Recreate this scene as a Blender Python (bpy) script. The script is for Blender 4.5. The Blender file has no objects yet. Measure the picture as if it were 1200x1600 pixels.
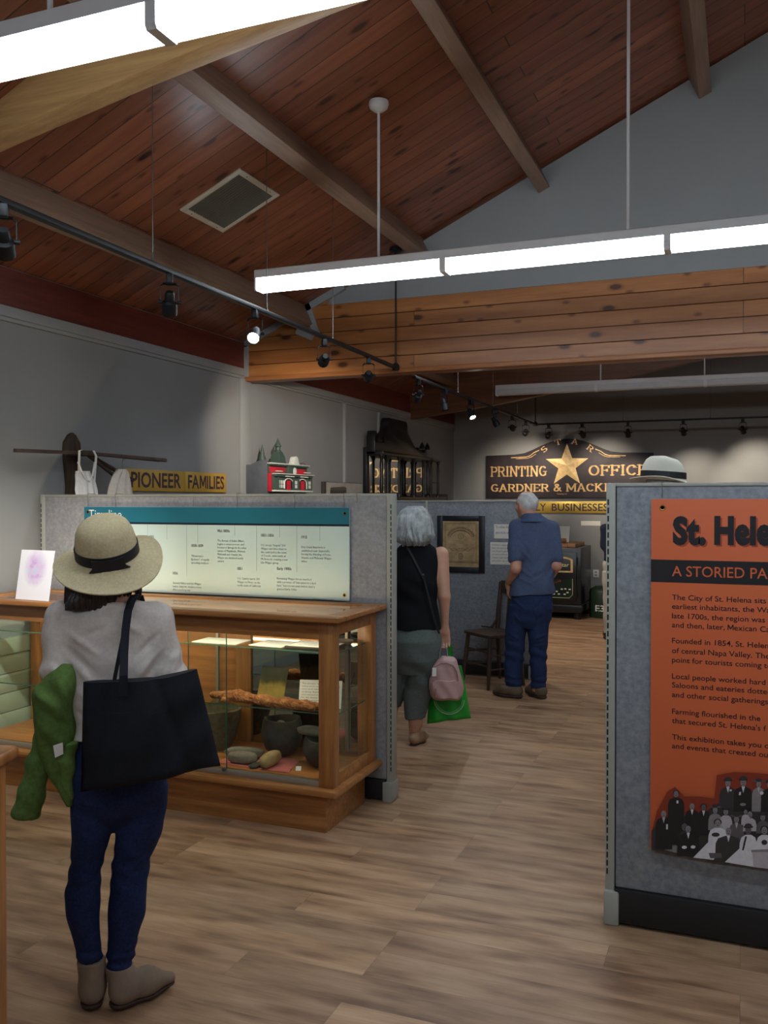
import bpy, bmesh, math, random
import numpy as np
from mathutils import Vector, Matrix, Euler
random.seed(7); np.random.seed(7)
scene = bpy.context.scene
C = scene.collection
PI = math.pi

# ------------------------------------------------------------------ camera
FPX, EYE = 1400.0, 1.65
YAW, PITCH = math.atan(560/FPX), -math.atan(17/FPX)
cam_d = bpy.data.cameras.new('camera'); cam = bpy.data.objects.new('camera', cam_d); C.objects.link(cam)
cam_d.sensor_fit = 'VERTICAL'; cam_d.sensor_height = 24; cam_d.sensor_width = 18; cam_d.lens = 24*FPX/1600
cam_d.clip_start = .05; cam_d.clip_end = 100
cam.location = (0, 0, EYE); cam.rotation_euler = (PI/2+PITCH, 0, YAW)
scene.camera = cam
# ------------------------------------------------------------------ world, exposure
w = bpy.data.worlds.new('world'); scene.world = w; w.use_nodes = True
w.node_tree.nodes['Background'].inputs[0].default_value = (.8, .85, 1, 1)
w.node_tree.nodes['Background'].inputs[1].default_value = .05
scene.view_settings.view_transform = 'Standard'; scene.view_settings.look = 'None'
scene.view_settings.exposure = 0.0; scene.view_settings.gamma = 1; scene.view_settings.use_curve_mapping = False
scene.cycles.use_denoising = True
scene.cycles.max_bounces = 8; scene.cycles.transparent_max_bounces = 24
scene.cycles.caustics_reflective = False; scene.cycles.caustics_refractive = False
scene.cycles.sample_clamp_indirect = 4
TUBE = 18.0          # brightness of the fluorescent diffusers
SPOT = 2.2           # scale of the track spot lamps
CASE = 42.0          # brightness of the strip lamp in the display case

# ------------------------------------------------------------------ geometry of the view
_F = (-math.sin(YAW)*math.cos(PITCH), math.cos(YAW)*math.cos(PITCH), math.sin(PITCH))
_R = (math.cos(YAW), math.sin(YAW), 0)
_U = (_R[1]*_F[2]-_R[2]*_F[1], _R[2]*_F[0]-_R[0]*_F[2], _R[0]*_F[1]-_R[1]*_F[0])
def ray(px, py):
    a = (px-600)/FPX; b = (800-py)/FPX
    return Vector([_F[i]+_R[i]*a+_U[i]*b for i in range(3)])
def fl(px, py, z=0.0):
    d = ray(px, py); t = (z-EYE)/d.z; return Vector((d.x*t, d.y*t, z))
def aY(px, py, Y):
    d = ray(px, py); t = Y/d.y; return Vector((d.x*t, Y, EYE+d.z*t))
def aX(px, py, X):
    d = ray(px, py); t = X/d.x; return Vector((X, d.y*t, EYE+d.z*t))
RS, RZ0, RIDGE = .4536, 5.031, 1.5
def roofz(x): return RZ0+RS*x if x <= RIDGE else RZ0+RS*(2*RIDGE-x)

# ------------------------------------------------------------------ materials
def lin(c):
    return tuple((v/255/12.92 if v/255 <= .04045 else ((v/255+.055)/1.055)**2.4) for v in c)+(1,)
MATS = {}
def nt(name):
    m = bpy.data.materials.new(name); m.use_nodes = True; t = m.node_tree
    return m, t, t.nodes['Principled BSDF']
def N(t, k, **kw):
    n = t.nodes.new(k)
    for a, b in kw.items(): setattr(n, a, b)
    return n
def mixc(t, fac, a, b, mode='MIX'):
    n = N(t, 'ShaderNodeMix', data_type='RGBA', blend_type=mode)
    for i, v in ((0, fac), (6, a), (7, b)):
        if hasattr(v, 'is_linked') or isinstance(v, bpy.types.NodeSocket): t.links.new(v, n.inputs[i])
        else: n.inputs[i].default_value = v
    return n.outputs[2]
def ramp(t, src, stops):
    n = N(t, 'ShaderNodeValToRGB'); t.links.new(src, n.inputs[0])
    e = n.color_ramp.elements
    while len(e) < len(stops): e.new(.5)
    for i, (p, c) in enumerate(stops): e[i].position = p; e[i].color = c if len(c) == 4 else tuple(c)+(1,)
    return n.outputs[0]
def coords(t, scale=(1, 1, 1), rot=(0, 0, 0), kind='Object'):
    tc = N(t, 'ShaderNodeTexCoord'); mp = N(t, 'ShaderNodeMapping')
    mp.inputs['Scale'].default_value = scale; mp.inputs['Rotation'].default_value = rot
    t.links.new(tc.outputs[kind], mp.inputs[0]); return mp.outputs[0]
def noise(t, vec, scale, detail=4, rough=.55):
    n = N(t, 'ShaderNodeTexNoise'); t.links.new(vec, n.inputs['Vector'])
    n.inputs['Scale'].default_value = scale; n.inputs['Detail'].default_value = detail; n.inputs['Roughness'].default_value = rough
    return n.outputs[0]
def bumpn(t, p, src, strength, dist=.002):
    b = N(t, 'ShaderNodeBump'); b.inputs['Strength'].default_value = strength; b.inputs['Distance'].default_value = dist
    t.links.new(src, b.inputs['Height']); t.links.new(b.outputs[0], p.inputs['Normal'])
G1 = (1, 1, 1, 1)
def pm(name, col, rough=.5, metal=0.0, var=.12, scale=12, bump=0.0, spec=.5, bscale=None, sheen=0):
    if name in MATS: return MATS[name]
    m, t, p = nt(name); c = lin(col)
    v = coords(t); n = noise(t, v, scale)
    lo = tuple(x*(1-var) for x in c[:3])+(1,); hi = tuple(min(1, x*(1+var)) for x in c[:3])+(1,)
    t.links.new(ramp(t, n, [(.3, lo), (.7, hi)]), p.inputs['Base Color'])
    p.inputs['Roughness'].default_value = rough; p.inputs['Metallic'].default_value = metal
    p.inputs['Specular IOR Level'].default_value = spec
    if sheen: p.inputs['Sheen Weight'].default_value = sheen
    if bump: bumpn(t, p, noise(t, v, bscale or scale*8, 3), bump)
    MATS[name] = m; return m
def fabric(name, c1, c2, scale=60, rough=.9, bump=.3):          # speckled woven cloth
    m, t, p = nt(name); v = coords(t); n = noise(t, v, scale, 6, .7); n2 = noise(t, v, scale*.2, 3)
    a = ramp(t, n, [(.35, lin(c1)), (.68, lin(c2))])
    t.links.new(mixc(t, .25, a, ramp(t, n2, [(.3, lin(c1)), (.7, lin(c2))])), p.inputs['Base Color'])
    p.inputs['Roughness'].default_value = rough; p.inputs['Specular IOR Level'].default_value = .2
    bumpn(t, p, n, bump, .001); MATS[name] = m; return m
def wood(name, dark, light, axis=0, freq=1.0, rough=.4, streak=1.0):   # grain running along axis
    m, t, p = nt(name)
    sc = [14*freq]*3; sc[axis] = 1.1*freq
    v = coords(t, tuple(sc)); n = noise(t, v, 2.2, 6, .62)
    sc2 = [60*freq]*3; sc2[axis] = 2.0*freq
    n2 = noise(t, coords(t, tuple(sc2)), 2.5, 3, .6)
    a = ramp(t, n, [(.32, lin(dark)), (.68, lin(light))])
    b = ramp(t, n2, [(.35, (.72, .72, .72)), (.6, (1, 1, 1))])
    t.links.new(mixc(t, .6*streak, a, b, 'MULTIPLY'), p.inputs['Base Color'])
    p.inputs['Roughness'].default_value = rough; bumpn(t, p, n2, .08, .001)
    MATS[name] = m; return m
def emit(name, col, s):
    m = bpy.data.materials.new(name); m.use_nodes = True; t = m.node_tree
    p = t.nodes['Principled BSDF']; p.inputs['Base Color'].default_value = (.8, .8, .8, 1)
    p.inputs['Emission Color'].default_value = col+(1,); p.inputs['Emission Strength'].default_value = s
    MATS[name] = m; return m
def glass(name, tint=(.96, .99, .97), fac_mul=1.0):
    m = bpy.data.materials.new(name); m.use_nodes = True; t = m.node_tree
    t.nodes.remove(t.nodes['Principled BSDF']); out = t.nodes['Material Output']
    tr = N(t, 'ShaderNodeBsdfTransparent'); tr.inputs[0].default_value = tint+(1,)
    gl = N(t, 'ShaderNodeBsdfGlossy'); gl.inputs['Roughness'].default_value = .01
    fr = N(t, 'ShaderNodeFresnel'); fr.inputs[0].default_value = 1.45
    ge = N(t, 'ShaderNodeNewGeometry'); inv = N(t, 'ShaderNodeMath', operation='SUBTRACT'); inv.inputs[0].default_value = 1; t.links.new(ge.outputs['Backfacing'], inv.inputs[1])
    fm = N(t, 'ShaderNodeMath', operation='MULTIPLY'); t.links.new(fr.outputs[0], fm.inputs[0]); t.links.new(inv.outputs[0], fm.inputs[1])
    mx = N(t, 'ShaderNodeMixShader'); t.links.new(fm.outputs[0], mx.inputs[0])
    t.links.new(tr.outputs[0], mx.inputs[1]); t.links.new(gl.outputs[0], mx.inputs[2])
    t.links.new(mx.outputs[0], out.inputs[0]); MATS[name] = m; return m

def board_mat(name, dark, mid, light, width, length, along, rough=.35, groove=.006, groove_dark=.35, knots=True, contrast=1.0, stretch=9.0, streak=.5, per_tone=None):
    """boards of a given width; along = 'X' (seams run along X, rows step in the other axis)"""
    m, t, p = nt(name)
    tc = N(t, 'ShaderNodeTexCoord'); sp = N(t, 'ShaderNodeSeparateXYZ'); t.links.new(tc.outputs['Object'], sp.inputs[0])
    cb = N(t, 'ShaderNodeCombineXYZ')
    src = {'XY': (0, 1), 'XZ': (0, 2), 'YX': (1, 0), 'YZ': (1, 2)}[along]
    t.links.new(sp.outputs[src[0]], cb.inputs[0]); t.links.new(sp.outputs[src[1]], cb.inputs[1])
    br = N(t, 'ShaderNodeTexBrick'); t.links.new(cb.outputs[0], br.inputs['Vector'])
    br.offset = .37; br.offset_frequency = 3; br.squash = 1
    for k, v in (('Scale', 1), ('Mortar Size', groove/2), ('Mortar Smooth', .2), ('Bias', 0), ('Brick Width', length), ('Row Height', width)):
        br.inputs[k].default_value = v
    br.inputs['Color1'].default_value = (0, 0, 0, 1); br.inputs['Color2'].default_value = (1, 1, 1, 1); br.inputs['Mortar'].default_value = (.5, .5, .5, 1)
    # shift the grain from board to board with the board's own random value
    sh = N(t, 'ShaderNodeVectorMath', operation='SCALE'); t.links.new(br.outputs['Color'], sh.inputs[0]); sh.inputs['Scale'].default_value = 37.0
    ad = N(t, 'ShaderNodeVectorMath', operation='ADD'); t.links.new(cb.outputs[0], ad.inputs[0]); t.links.new(sh.outputs[0], ad.inputs[1])
    mp = N(t, 'ShaderNodeMapping'); mp.inputs['Scale'].default_value = (9.0/stretch, 9, 1); t.links.new(ad.outputs[0], mp.inputs[0])
    n = noise(t, mp.outputs[0], 1.3, 6, .55)
    mp2 = N(t, 'ShaderNodeMapping'); mp2.inputs['Scale'].default_value = (3, 90, 1); t.links.new(ad.outputs[0], mp2.inputs[0])
    n2 = noise(t, mp2.outputs[0], 1.5, 3, .6)
    base = ramp(t, n, [(.5-.18/contrast, lin(dark)), (.5, lin(mid)), (.5+.2/contrast, lin(light))])
    base = mixc(t, streak, base, ramp(t, n2, [(.35, (.7, .7, .7)), (.62, (1.08, 1.08, 1.08))]), 'MULTIPLY')
    per = ramp(t, br.outputs['Color'], per_tone or [(0, (.78, .76, .76)), (1, (1.16, 1.14, 1.10))])
    base = mixc(t, .8, base, per, 'MULTIPLY')
    if knots:
        for sx_, sy_, r0, r1, dk in knots if isinstance(knots, list) else [(1.25, 2.7, .045, .06, (.16, .12, .12)), (2.2, 4.4, .035, .06, (.40, .32, .30))]:
            mk = N(t, 'ShaderNodeMapping'); mk.inputs['Scale'].default_value = (sx_, sy_, 1); mk.inputs['Location'].default_value = (sx_*3.1, sy_*1.7, 0); t.links.new(ad.outputs[0], mk.inputs[0])
            vo = N(t, 'ShaderNodeTexVoronoi'); vo.voronoi_dimensions = '2D'; vo.inputs['Scale'].default_value = 1.0; vo.inputs['Randomness'].default_value = 1
            t.links.new(mk.outputs[0], vo.inputs['Vector'])
            kn = ramp(t, vo.outputs['Distance'], [(r0, dk), (r1, tuple(.5+.5*v for v in dk)), (r1*1.6, (1, 1, 1))])
            base = mixc(t, .95, base, kn, 'MULTIPLY')
    gr = ramp(t, br.outputs['Fac'], [(0, (1, 1, 1)), (1, (groove_dark,)*3)])
    base = mixc(t, 1.0, base, gr, 'MULTIPLY')
    t.links.new(base, p.inputs['Base Color']); p.inputs['Roughness'].default_value = rough
    inv = N(t, 'ShaderNodeMath', operation='SUBTRACT'); inv.inputs[0].default_value = 1; t.links.new(br.outputs['Fac'], inv.inputs[1])
    bumpn(t, p, inv.outputs[0], .5, .003)
    MATS[name] = m; return m

# ------------------------------------------------------------------ mesh collecting
ORG = {}
def V3(p): return Vector(p)
class MB:
    def __init__(s): s.v = []; s.f = []; s.mi = []; s.cur = 0
    def add(s, verts, faces):
        b = len(s.v); s.v += [tuple(p) for p in verts]; s.f += [tuple(i+b for i in f) for f in faces]; s.mi += [s.cur]*len(faces); return s
    def box(s, x0, x1, y0, y1, z0, z1, M=None):
        p = [Vector((x, y, z)) for z in (z0, z1) for y in (y0, y1) for x in (x0, x1)]
        if M is not None: p = [M @ q for q in p]
        return s.add(p, [(0, 2, 3, 1), (4, 5, 7, 6), (0, 1, 5, 4), (2, 6, 7, 3), (0, 4, 6, 2), (1, 3, 7, 5)])
    def prism(s, pts, f3, a, b):
        """polygon pts (2D, counterclockwise) swept from a to b; f3(u, v, w) gives the 3D point"""
        n = len(pts); vs = [f3(u, v, a) for u, v in pts]+[f3(u, v, b) for u, v in pts]
        fs = [tuple(reversed(range(n))), tuple(range(n, 2*n))]+[(i, (i+1) % n, n+(i+1) % n, n+i) for i in range(n)]
        return s.add(vs, fs)
    def tube(s, pts, r, n=10, cap=True, flat=None):
        pts = [V3(p) for p in pts]; m = len(pts); rs = r if isinstance(r, (list, tuple)) else [r]*m
        t0 = (pts[1]-pts[0]).normalized(); ref = Vector((0, 0, 1)) if abs(t0.z) < .9 else Vector((1, 0, 0))
        nx = t0.cross(ref).normalized(); vs = []
        for i, p in enumerate(pts):
            t = (pts[min(i+1, m-1)]-pts[max(i-1, 0)]).normalized()
            nx = (nx-t*nx.dot(t)).normalized(); ny = t.cross(nx)
            for k in range(n):
                a = 2*PI*k/n; vs.append(p+nx*math.cos(a)*rs[i]+ny*math.sin(a)*rs[i]*(flat or 1))
        fs = [(i*n+k, i*n+(k+1) % n, (i+1)*n+(k+1) % n, (i+1)*n+k) for i in range(m-1) for k in range(n)]
        if cap: fs += [tuple(reversed(range(n))), tuple(range((m-1)*n, m*n))]
        return s.add(vs, fs)
    def lathe(s, prof, c=(0, 0, 0), n=24, M=None, sx=1, sy=1):
        c = V3(c); vs = []; m = len(prof)
        for r, z in prof:
            for k in range(n):
                a = 2*PI*k/n; q = Vector((r*math.cos(a)*sx, r*math.sin(a)*sy, z))
                vs.append((M @ q if M is not None else q)+c)
        fs = [(i*n+k, i*n+(k+1) % n, (i+1)*n+(k+1) % n, (i+1)*n+k) for i in range(m-1) for k in range(n)]
        if prof[0][0] > 1e-5: fs.append(tuple(reversed(range(n))))
        if prof[-1][0] > 1e-5: fs.append(tuple(range((m-1)*n, m*n)))
        return s.add(vs, fs)
    def ring(s, c, r0, r1, n=18, sz=1.0):
        """flat ring in the x-z plane"""
        c = V3(c); vs = [c+Vector((r*math.cos(2*PI*k/n), 0, r*math.sin(2*PI*k/n)*sz)) for r in (r0, r1) for k in range(n)]
        return s.add(vs, [(k, (k+1) % n, n+(k+1) % n, n+k) for k in range(n)])
    def ribbon(s, pts, wv, th=.003):
        """flat strap through pts; wv = half-width vector(s)"""
        pts = [V3(p) for p in pts]; m = len(pts); ws = [V3(x) for x in wv] if isinstance(wv, list) else [V3(wv)]*m; vs = []
        for i, p in enumerate(pts):
            t = (pts[min(i+1, m-1)]-pts[max(i-1, 0)]).normalized(); nn = t.cross(ws[i]).normalized()*th/2
            vs += [p-ws[i]-nn, p+ws[i]-nn, p+ws[i]+nn, p-ws[i]+nn]
        fs = [(i*4+k, i*4+(k+1) % 4, i*4+4+(k+1) % 4, i*4+4+k) for i in range(m-1) for k in range(4)]+[(3, 2, 1, 0), tuple(range(4*m-4, 4*m))]
        return s.add(vs, fs)
    def build(s, name, mat, parent=None, smooth=False, bevel=0.0, seg=2, org=None):
        me = bpy.data.meshes.new(name)
        o0 = V3(org) if org is not None else (ORG[parent.name] if parent is not None else Vector((0, 0, 0)))
        me.from_pydata([tuple(V3(p)-o0) for p in s.v], [], s.f)
        for m in (mat if isinstance(mat, (list, tuple)) else [mat]): me.materials.append(m)
        if isinstance(mat, (list, tuple)): me.polygons.foreach_set('material_index', s.mi)
        bm = bmesh.new(); bm.from_mesh(me)
        bmesh.ops.recalc_face_normals(bm, faces=bm.faces)
        if bevel:
            ed = [e for e in bm.edges if len(e.link_faces) == 2 and e.calc_face_angle(0) > .6]
            bmesh.ops.bevel(bm, geom=ed, offset=bevel, segments=seg, profile=.5, affect='EDGES', clamp_overlap=True)
        bm.to_mesh(me); bm.free()
        if smooth or bevel:
            me.polygons.foreach_set('use_smooth', [True]*len(me.polygons)); me.set_sharp_from_angle(angle=math.radians(40 if smooth else 30))
        o = bpy.data.objects.new(name, me); C.objects.link(o)
        if parent is not None: o.parent = parent
        else: o.location = o0
        ORG[o.name] = o0; return o
def tag(o, label=None, cat=None, group=None, kind=None):
    if label: o['label'] = label
    if cat: o['category'] = cat
    if group: o['group'] = group
    if kind: o['kind'] = kind
    return o
def thing(name, label, cat, loc=(0, 0, 0), group=None):
    o = bpy.data.objects.new(name, None); C.objects.link(o); o.location = loc; o.empty_display_size = .05
    ORG[o.name] = V3(loc); return tag(o, label, cat, group)
def struct(o, label=None): return tag(o, label, None, None, 'structure')
def solid(name, mat, parent, *boxes, bevel=.002, **kw):
    b = MB()
    for q in boxes: b.box(*q)
    return b.build(name, mat, parent, bevel=bevel, **kw)
def copy_tree(o, parent=None):
    c = o.copy(); C.objects.link(c)
    if parent is not None: c.parent = parent
    ORG[c.name] = ORG[o.name]
    for ch in list(o.children): copy_tree(ch, c)
    return c

# ------------------------------------------------------------------ lettering
def text2d(s, size=1.0, off=0.0, res=3, spacing=1.0):
    cu = bpy.data.curves.new('t', 'FONT'); cu.body = s; cu.size = size; cu.offset = off; cu.resolution_u = res; cu.space_character = spacing
    ob = bpy.data.objects.new('t', cu); me = ob.to_mesh()
    vs = [(v.co.x, v.co.y) for v in me.vertices]; fs = [tuple(p.vertices) for p in me.polygons]
    ob.to_mesh_clear(); bpy.data.objects.remove(ob); bpy.data.curves.remove(cu)
    return vs, fs
def text_bold(s, size, off, res, spacing):
    """thickened lettering; the capital M is drawn here because the thickened outline of that glyph crosses itself"""
    if not off or 'M' not in s: return text2d(s, size, off, res, spacing)
    V, Fc, x, seg = [], [], 0.0, ''
    for ch in s+'\0':
        if ch not in 'M\0': seg += ch; continue
        if seg.strip():
            vs, fs = text2d(seg.strip(), size, off, res, spacing); x += .25*size*(len(seg)-len(seg.lstrip())); m = min(v[0] for v in vs)
            n = len(V); V += [(v[0]-m+x, v[1]) for v in vs]; Fc += [tuple(i+n for i in f) for f in fs]; x = max(v[0] for v in V)+(.07+.25*(len(seg)-len(seg.rstrip())))*size
        seg = ''
        if ch == 'M':
            w_ = .66*size; t = (.14+1.6*off); n = len(V); h = .70*size
            P = [(0, 0), (0, 1), (t+.05, 1), (.5, .45), (.95-t, 1), (1, 1), (1, 0), (1-t, 0), (1-t, .68), (.57, .16), (.43, .16), (t, .68), (t, 0)]
            V += [(x+u*w_, v*h) for u, v in P]
            Fc += [(n, n+12, n+11, n+1), (n+1, n+11, n+2), (n+2, n+11, n+10, n+3), (n+3, n+10, n+9), (n+3, n+9, n+8, n+4), (n+4, n+8, n+5), (n+5, n+8, n+7, n+6)]
            x += w_+.07*size
    return V, Fc
def put_text(mb, s, f3, x, z, height, width=None, off=0.0, res=3, spacing=1.0, align='L', cond=None):
    """letters of cap height `height` starting at (x, z) on the surface f3(u, v)"""
    vs, fs = text_bold(s, 1.0, off, res, spacing)
    if not vs: return 0
    k = height/.70
    x0 = min(v[0] for v in vs); x1 = max(v[0] for v in vs)
    kx = k*(cond or 1)
    if width: kx = width/(x1-x0)
    ox = x-x0*kx if align == 'L' else x-(x0+x1)/2*kx
    mb.add([f3(ox+vx*kx, z+vy*k) for vx, vy in vs], fs); return (x1-x0)*kx
# slab-serif capitals drawn stroke by stroke: (width, strokes, serif spots)
def arc(cx, cy, rx, ry, a0, a1, n=9): return [(cx+rx*math.cos(math.radians(a0+(a1-a0)*i/n)), cy+ry*math.sin(math.radians(a0+(a1-a0)*i/n))) for i in range(n+1)]
SLAB = {
 'P': (.72, [[(.16, 0), (.16, 1)], [(.16, .93), (.45, .93)]+arc(.45, .7, .2, .23, 90, -90)+[(.16, .47)]], [(.16, 0), (.14, 1)]),
 'R': (.80, [[(.16, 0), (.16, 1)], [(.16, .93), (.45, .93)]+arc(.45, .72, .2, .21, 90, -90)+[(.16, .51)], [(.42, .5), (.68, .03)]], [(.16, 0), (.14, 1), (.70, 0)]),
 'I': (.40, [[(.2, 0), (.2, 1)]], [(.2, 0), (.2, 1)]),
 'N': (.86, [[(.16, 0), (.16, 1)], [(.16, 1), (.70, 0)], [(.70, 0), (.70, 1)]], [(.16, 0), (.12, 1), (.70, 1)]),
 'T': (.76, [[(.38, 0), (.38, 1)], [(.06, .94), (.70, .94)], [(.06, .94), (.06, .72)], [(.70, .94), (.70, .72)]], [(.38, 0)]),
 'G': (.82, [arc(.43, .5, .31, .44, 45, 315, 16), [(.66, .12), (.66, .46)], [(.46, .46), (.78, .46)]], []),
 'O': (.84, [arc(.42, .5, .31, .44, 0, 360, 20)], []),
 'F': (.70, [[(.16, 0), (.16, 1)], [(.16, .94), (.62, .94)], [(.62, .94), (.62, .74)], [(.16, .5), (.5, .5)], [(.5, .6), (.5, .4)]], [(.16, 0), (.14, 1)]),
 'C': (.78, [arc(.42, .5, .31, .44, 45, 315, 16)], [(.64, .78)]),
 'E': (.74, [[(.16, 0), (.16, 1)], [(.16, .94), (.64, .94)], [(.64, .94), (.64, .76)], [(.16, .5), (.5, .5)], [(.16, .06), (.66, .06)], [(.66, .06), (.66, .26)]], [(.13, 0), (.13, 1)]),
 'A': (.86, [[(.12, 0), (.42, 1)], [(.42, 1), (.74, 0)], [(.24, .34), (.62, .34)]], [(.12, 0), (.74, 0)]),
 'D': (.82, [[(.16, 0), (.16, 1)], [(.16, .94), (.38, .94)]+arc(.38, .5, .33, .44, 90, -90)+[(.16, .06)]], [(.13, 0), (.13, 1)]),
 'M': (1.0, [[(.14, 0), (.14, 1)], [(.14, 1), (.5, .2)], [(.5, .2), (.86, 1)], [(.86, 1), (.86, 0)]], [(.14, 0), (.1, 1), (.86, 0), (.9, 1)]),
 'K': (.84, [[(.16, 0), (.16, 1)], [(.18, .45), (.64, 1)], [(.34, .6), (.70, 0)]], [(.16, 0), (.16, 1), (.66, 1), (.72, 0)]),
 'S': (.68, [arc(.34, .72, .22, .22, 30, 250, 10)+arc(.34, .27, .23, .23, 90, -150, 10)], []),
 '&': (.84, [[(.76, .04), (.24, .74)]+arc(.36, .78, .14, .16, 190, -10, 8)+[(.22, .46)]+arc(.32, .26, .19, .2, 150, 330, 8)+[(.68, .5)]], []),
 ' ': (.38, [], [])}
def slab_text(mb, s, f3, x, z, h, width, th=.2):
    tot = sum(SLAB[c][0] for c in s); kx = width/tot; k = 0
    def face(q):                                          # strokes overlap, each a hair in front of the one before
        nonlocal k
        k = (k+1) % 24; mb.add([Vector(f3(x+u*kx, z+v*h))-Vector((0, .00006*k, 0)) for u, v in q], [(0, 1, 2, 3)])
    for c in s:
        wd, strokes, ser = SLAB[c]
        for st in strokes:
            for (ax, ay), (bx, by) in zip(st[:-1], st[1:]):
                dx, dy = bx-ax, by-ay; L = math.hypot(dx, dy) or 1
                tx = th*(.36 if abs(dy) < abs(dx)*.5 else .62); ex, ey = -dy/L*tx/2, dx/L*tx/2; gx, gy = dx/L*.03, dy/L*.03
                q = [(ax-ex-gx, ay-ey-gy), (bx-ex+gx, by-ey+gy), (bx+ex+gx, by+ey+gy), (ax+ex-gx, ay+ey-gy)]
                face(q)
        for (u0, v0) in ser:
            v1 = v0+(.035 if v0 < .5 else -.035)
            q = [(u0-.15, v1-.035), (u0+.15, v1-.035), (u0+.15, v1+.035), (u0-.15, v1+.035)]
            face(q)
        x += wd*kx
# ================================================================== THE ROOM
XL, XR, YN, YB, YG = -4.25, 7.25, -3.5, 13.6, 7.16
M_wall = pm('wall_paint', (144, 145, 145), .75, var=.03, scale=3, bump=.06, bscale=160)
M_trim = pm('trim_paint', (150, 152, 152), .6, var=.03, scale=4)
M_floor = board_mat('floor_planks', (124, 94, 72), (174, 140, 110), (200, 168, 138), .178, 1.22, 'XY', rough=.42, groove=.0016, groove_dark=.6, knots=[(1.5, 5.5, .03, .11, (.62, .56, .54))], contrast=.85, stretch=5.0, streak=.35, per_tone=[(0, (.80, .76, .74)), (.3, (.98, .92, .88)), (.5, (.86, .86, .84)), (.72, (1.04, 1.0, .92)), (1, (1.14, 1.10, 1.04))])
M_ceil = board_mat('ceiling_boards', (112, 62, 42), (132, 78, 54), (150, 94, 66), .135, 3.6, 'XY', rough=.33, groove=.008, groove_dark=.22, contrast=.8, streak=.3, per_tone=[(0, (.72, .70, .70)), (1, (1.2, 1.16, 1.12))])
M_head = board_mat('header_boards', (142, 86, 46), (166, 106, 58), (186, 128, 76), .122, 7.0, 'XZ', rough=.4, groove=.006, groove_dark=.4, contrast=.75, streak=.3)
M_fascia = wood('fascia_redwood', (92, 34, 25), (114, 47, 34), 1, 1, .5)
M_beam = wood('beam_wood', (122, 96, 78), (146, 118, 98), 1, .8, .5, .5)
M_glulam = wood('glulam_wood', (176, 134, 84), (206, 164, 108), 0, .8, .45, .5)

struct(MB().box(XL-.1, XR+.1, YN-.1, YB+.1, -.1, 0).build('floor', M_floor))
struct(MB().box(XL-.1, XL, YN, YB+.1, 0, roofz(XL)).build('wall_left', M_wall))
struct(MB().box(XL, XR+.1, YB, YB+.1, 0, 3.1).prism([(XL, 3.1), (XR, 3.1), (RIDGE, roofz(RIDGE))], lambda u, v, w: (u, w, v), YB, YB+.1).build('wall_back', M_wall))
struct(MB().box(XR, XR+.1, YN, YB, 0, roofz(XL)).build('wall_right', M_wall))
struct(MB().box(XL, XR, YN-.1, YN, 0, 3.1).prism([(XL, 3.1), (XR, 3.1), (RIDGE, roofz(RIDGE))], lambda u, v, w: (u, w, v), YN-.1, YN).build('wall_front', M_wall))
z0 = roofz(XL-.1); zr = roofz(RIDGE)
struct(MB().prism([(XL-.1, z0), (RIDGE, zr), (XR+.1, z0), (XR+.1, z0+.06), (RIDGE, zr+.06), (XL-.1, z0+.06)], lambda u, v, w: (u, w, v), YN-.1, YB+.1).build('ceiling', M_ceil))
# gable wall of painted board above the planked header, closing the near bay
struct(MB().prism([(XL, 3.05), (XR, 3.05), (RIDGE, zr)], lambda u, v, w: (u, w, v), YG+.025, YG+.12).build('wall_gable', M_wall))
hb = MB()
for i in range(5):
    a = 2.77+.122*i; b = a+.122
    x0 = XL if a < 3.05 else max(XL, (a+.122-RZ0)/RS+.05)
    hb.box(x0, XR, YG, YG+.14, a+.0015, b-.0015)
hb.prism([(XL, 2.99), (-3.40, 2.99), (-3.40, 3.45), (XL, 3.07)], lambda u, v, w: (u, w, v), YG+.005, YG+.02)
struct(hb.build('header_beam', M_head, org=(0, YG, 2.77), bevel=.003, seg=1))
struct(MB().box(XL, XR, YG-.02, YG+.16, 2.745, 2.785).build('header_trim', wood('header_lip', (150, 92, 52), (176, 114, 66), 0, 1, .4), bevel=.004))
# painted trim that frames the header: up the wall, along the roof, around the first ceiling beam
ang = math.atan(RS); ca, sa = math.cos(ang), math.sin(ang)
def strip(mb, p, q, wd, y0, y1):
    d = Vector((q[0]-p[0], 0, q[1]-p[1])).normalized(); n = Vector((d.z, 0, -d.x))*wd
    a, b = Vector((p[0], 0, p[1])), Vector((q[0], 0, q[1]))
    vs = []
    for y in (y0, y1):
        for k in (a, b, b+n, a+n): vs.append((k.x, y, k.z))
    mb.add(vs, [(0, 1, 2, 3), (7, 6, 5, 4), (0, 4, 5, 1), (1, 5, 6, 2), (2, 6, 7, 3), (3, 7, 4, 0)])
t1 = MB(); t1.box(XL, XL+.055, YG-.02, YG+.02, 2.785, 3.07)
strip(t1, (XL, roofz(XL)-.002), (-3.73, roofz(-3.73)-.002), .055, YG-.02, YG+.02)
strip(t1, (-3.628, roofz(-3.62)), (-3.53, roofz(-3.62)-.27), -.06, YG-.02, YG+.02)
strip(t1, (-3.62, roofz(-3.62)-.002), (-3.25, roofz(-3.25)-.002), .06, YG-.02, YG+.02)
strip(t1, (-3.69, roofz(-3.62)-.20), (-3.53, roofz(-3.62)-.27), .05, YG-.02, YG+.02)
struct(t1.build('trim_gable', M_trim))
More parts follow.
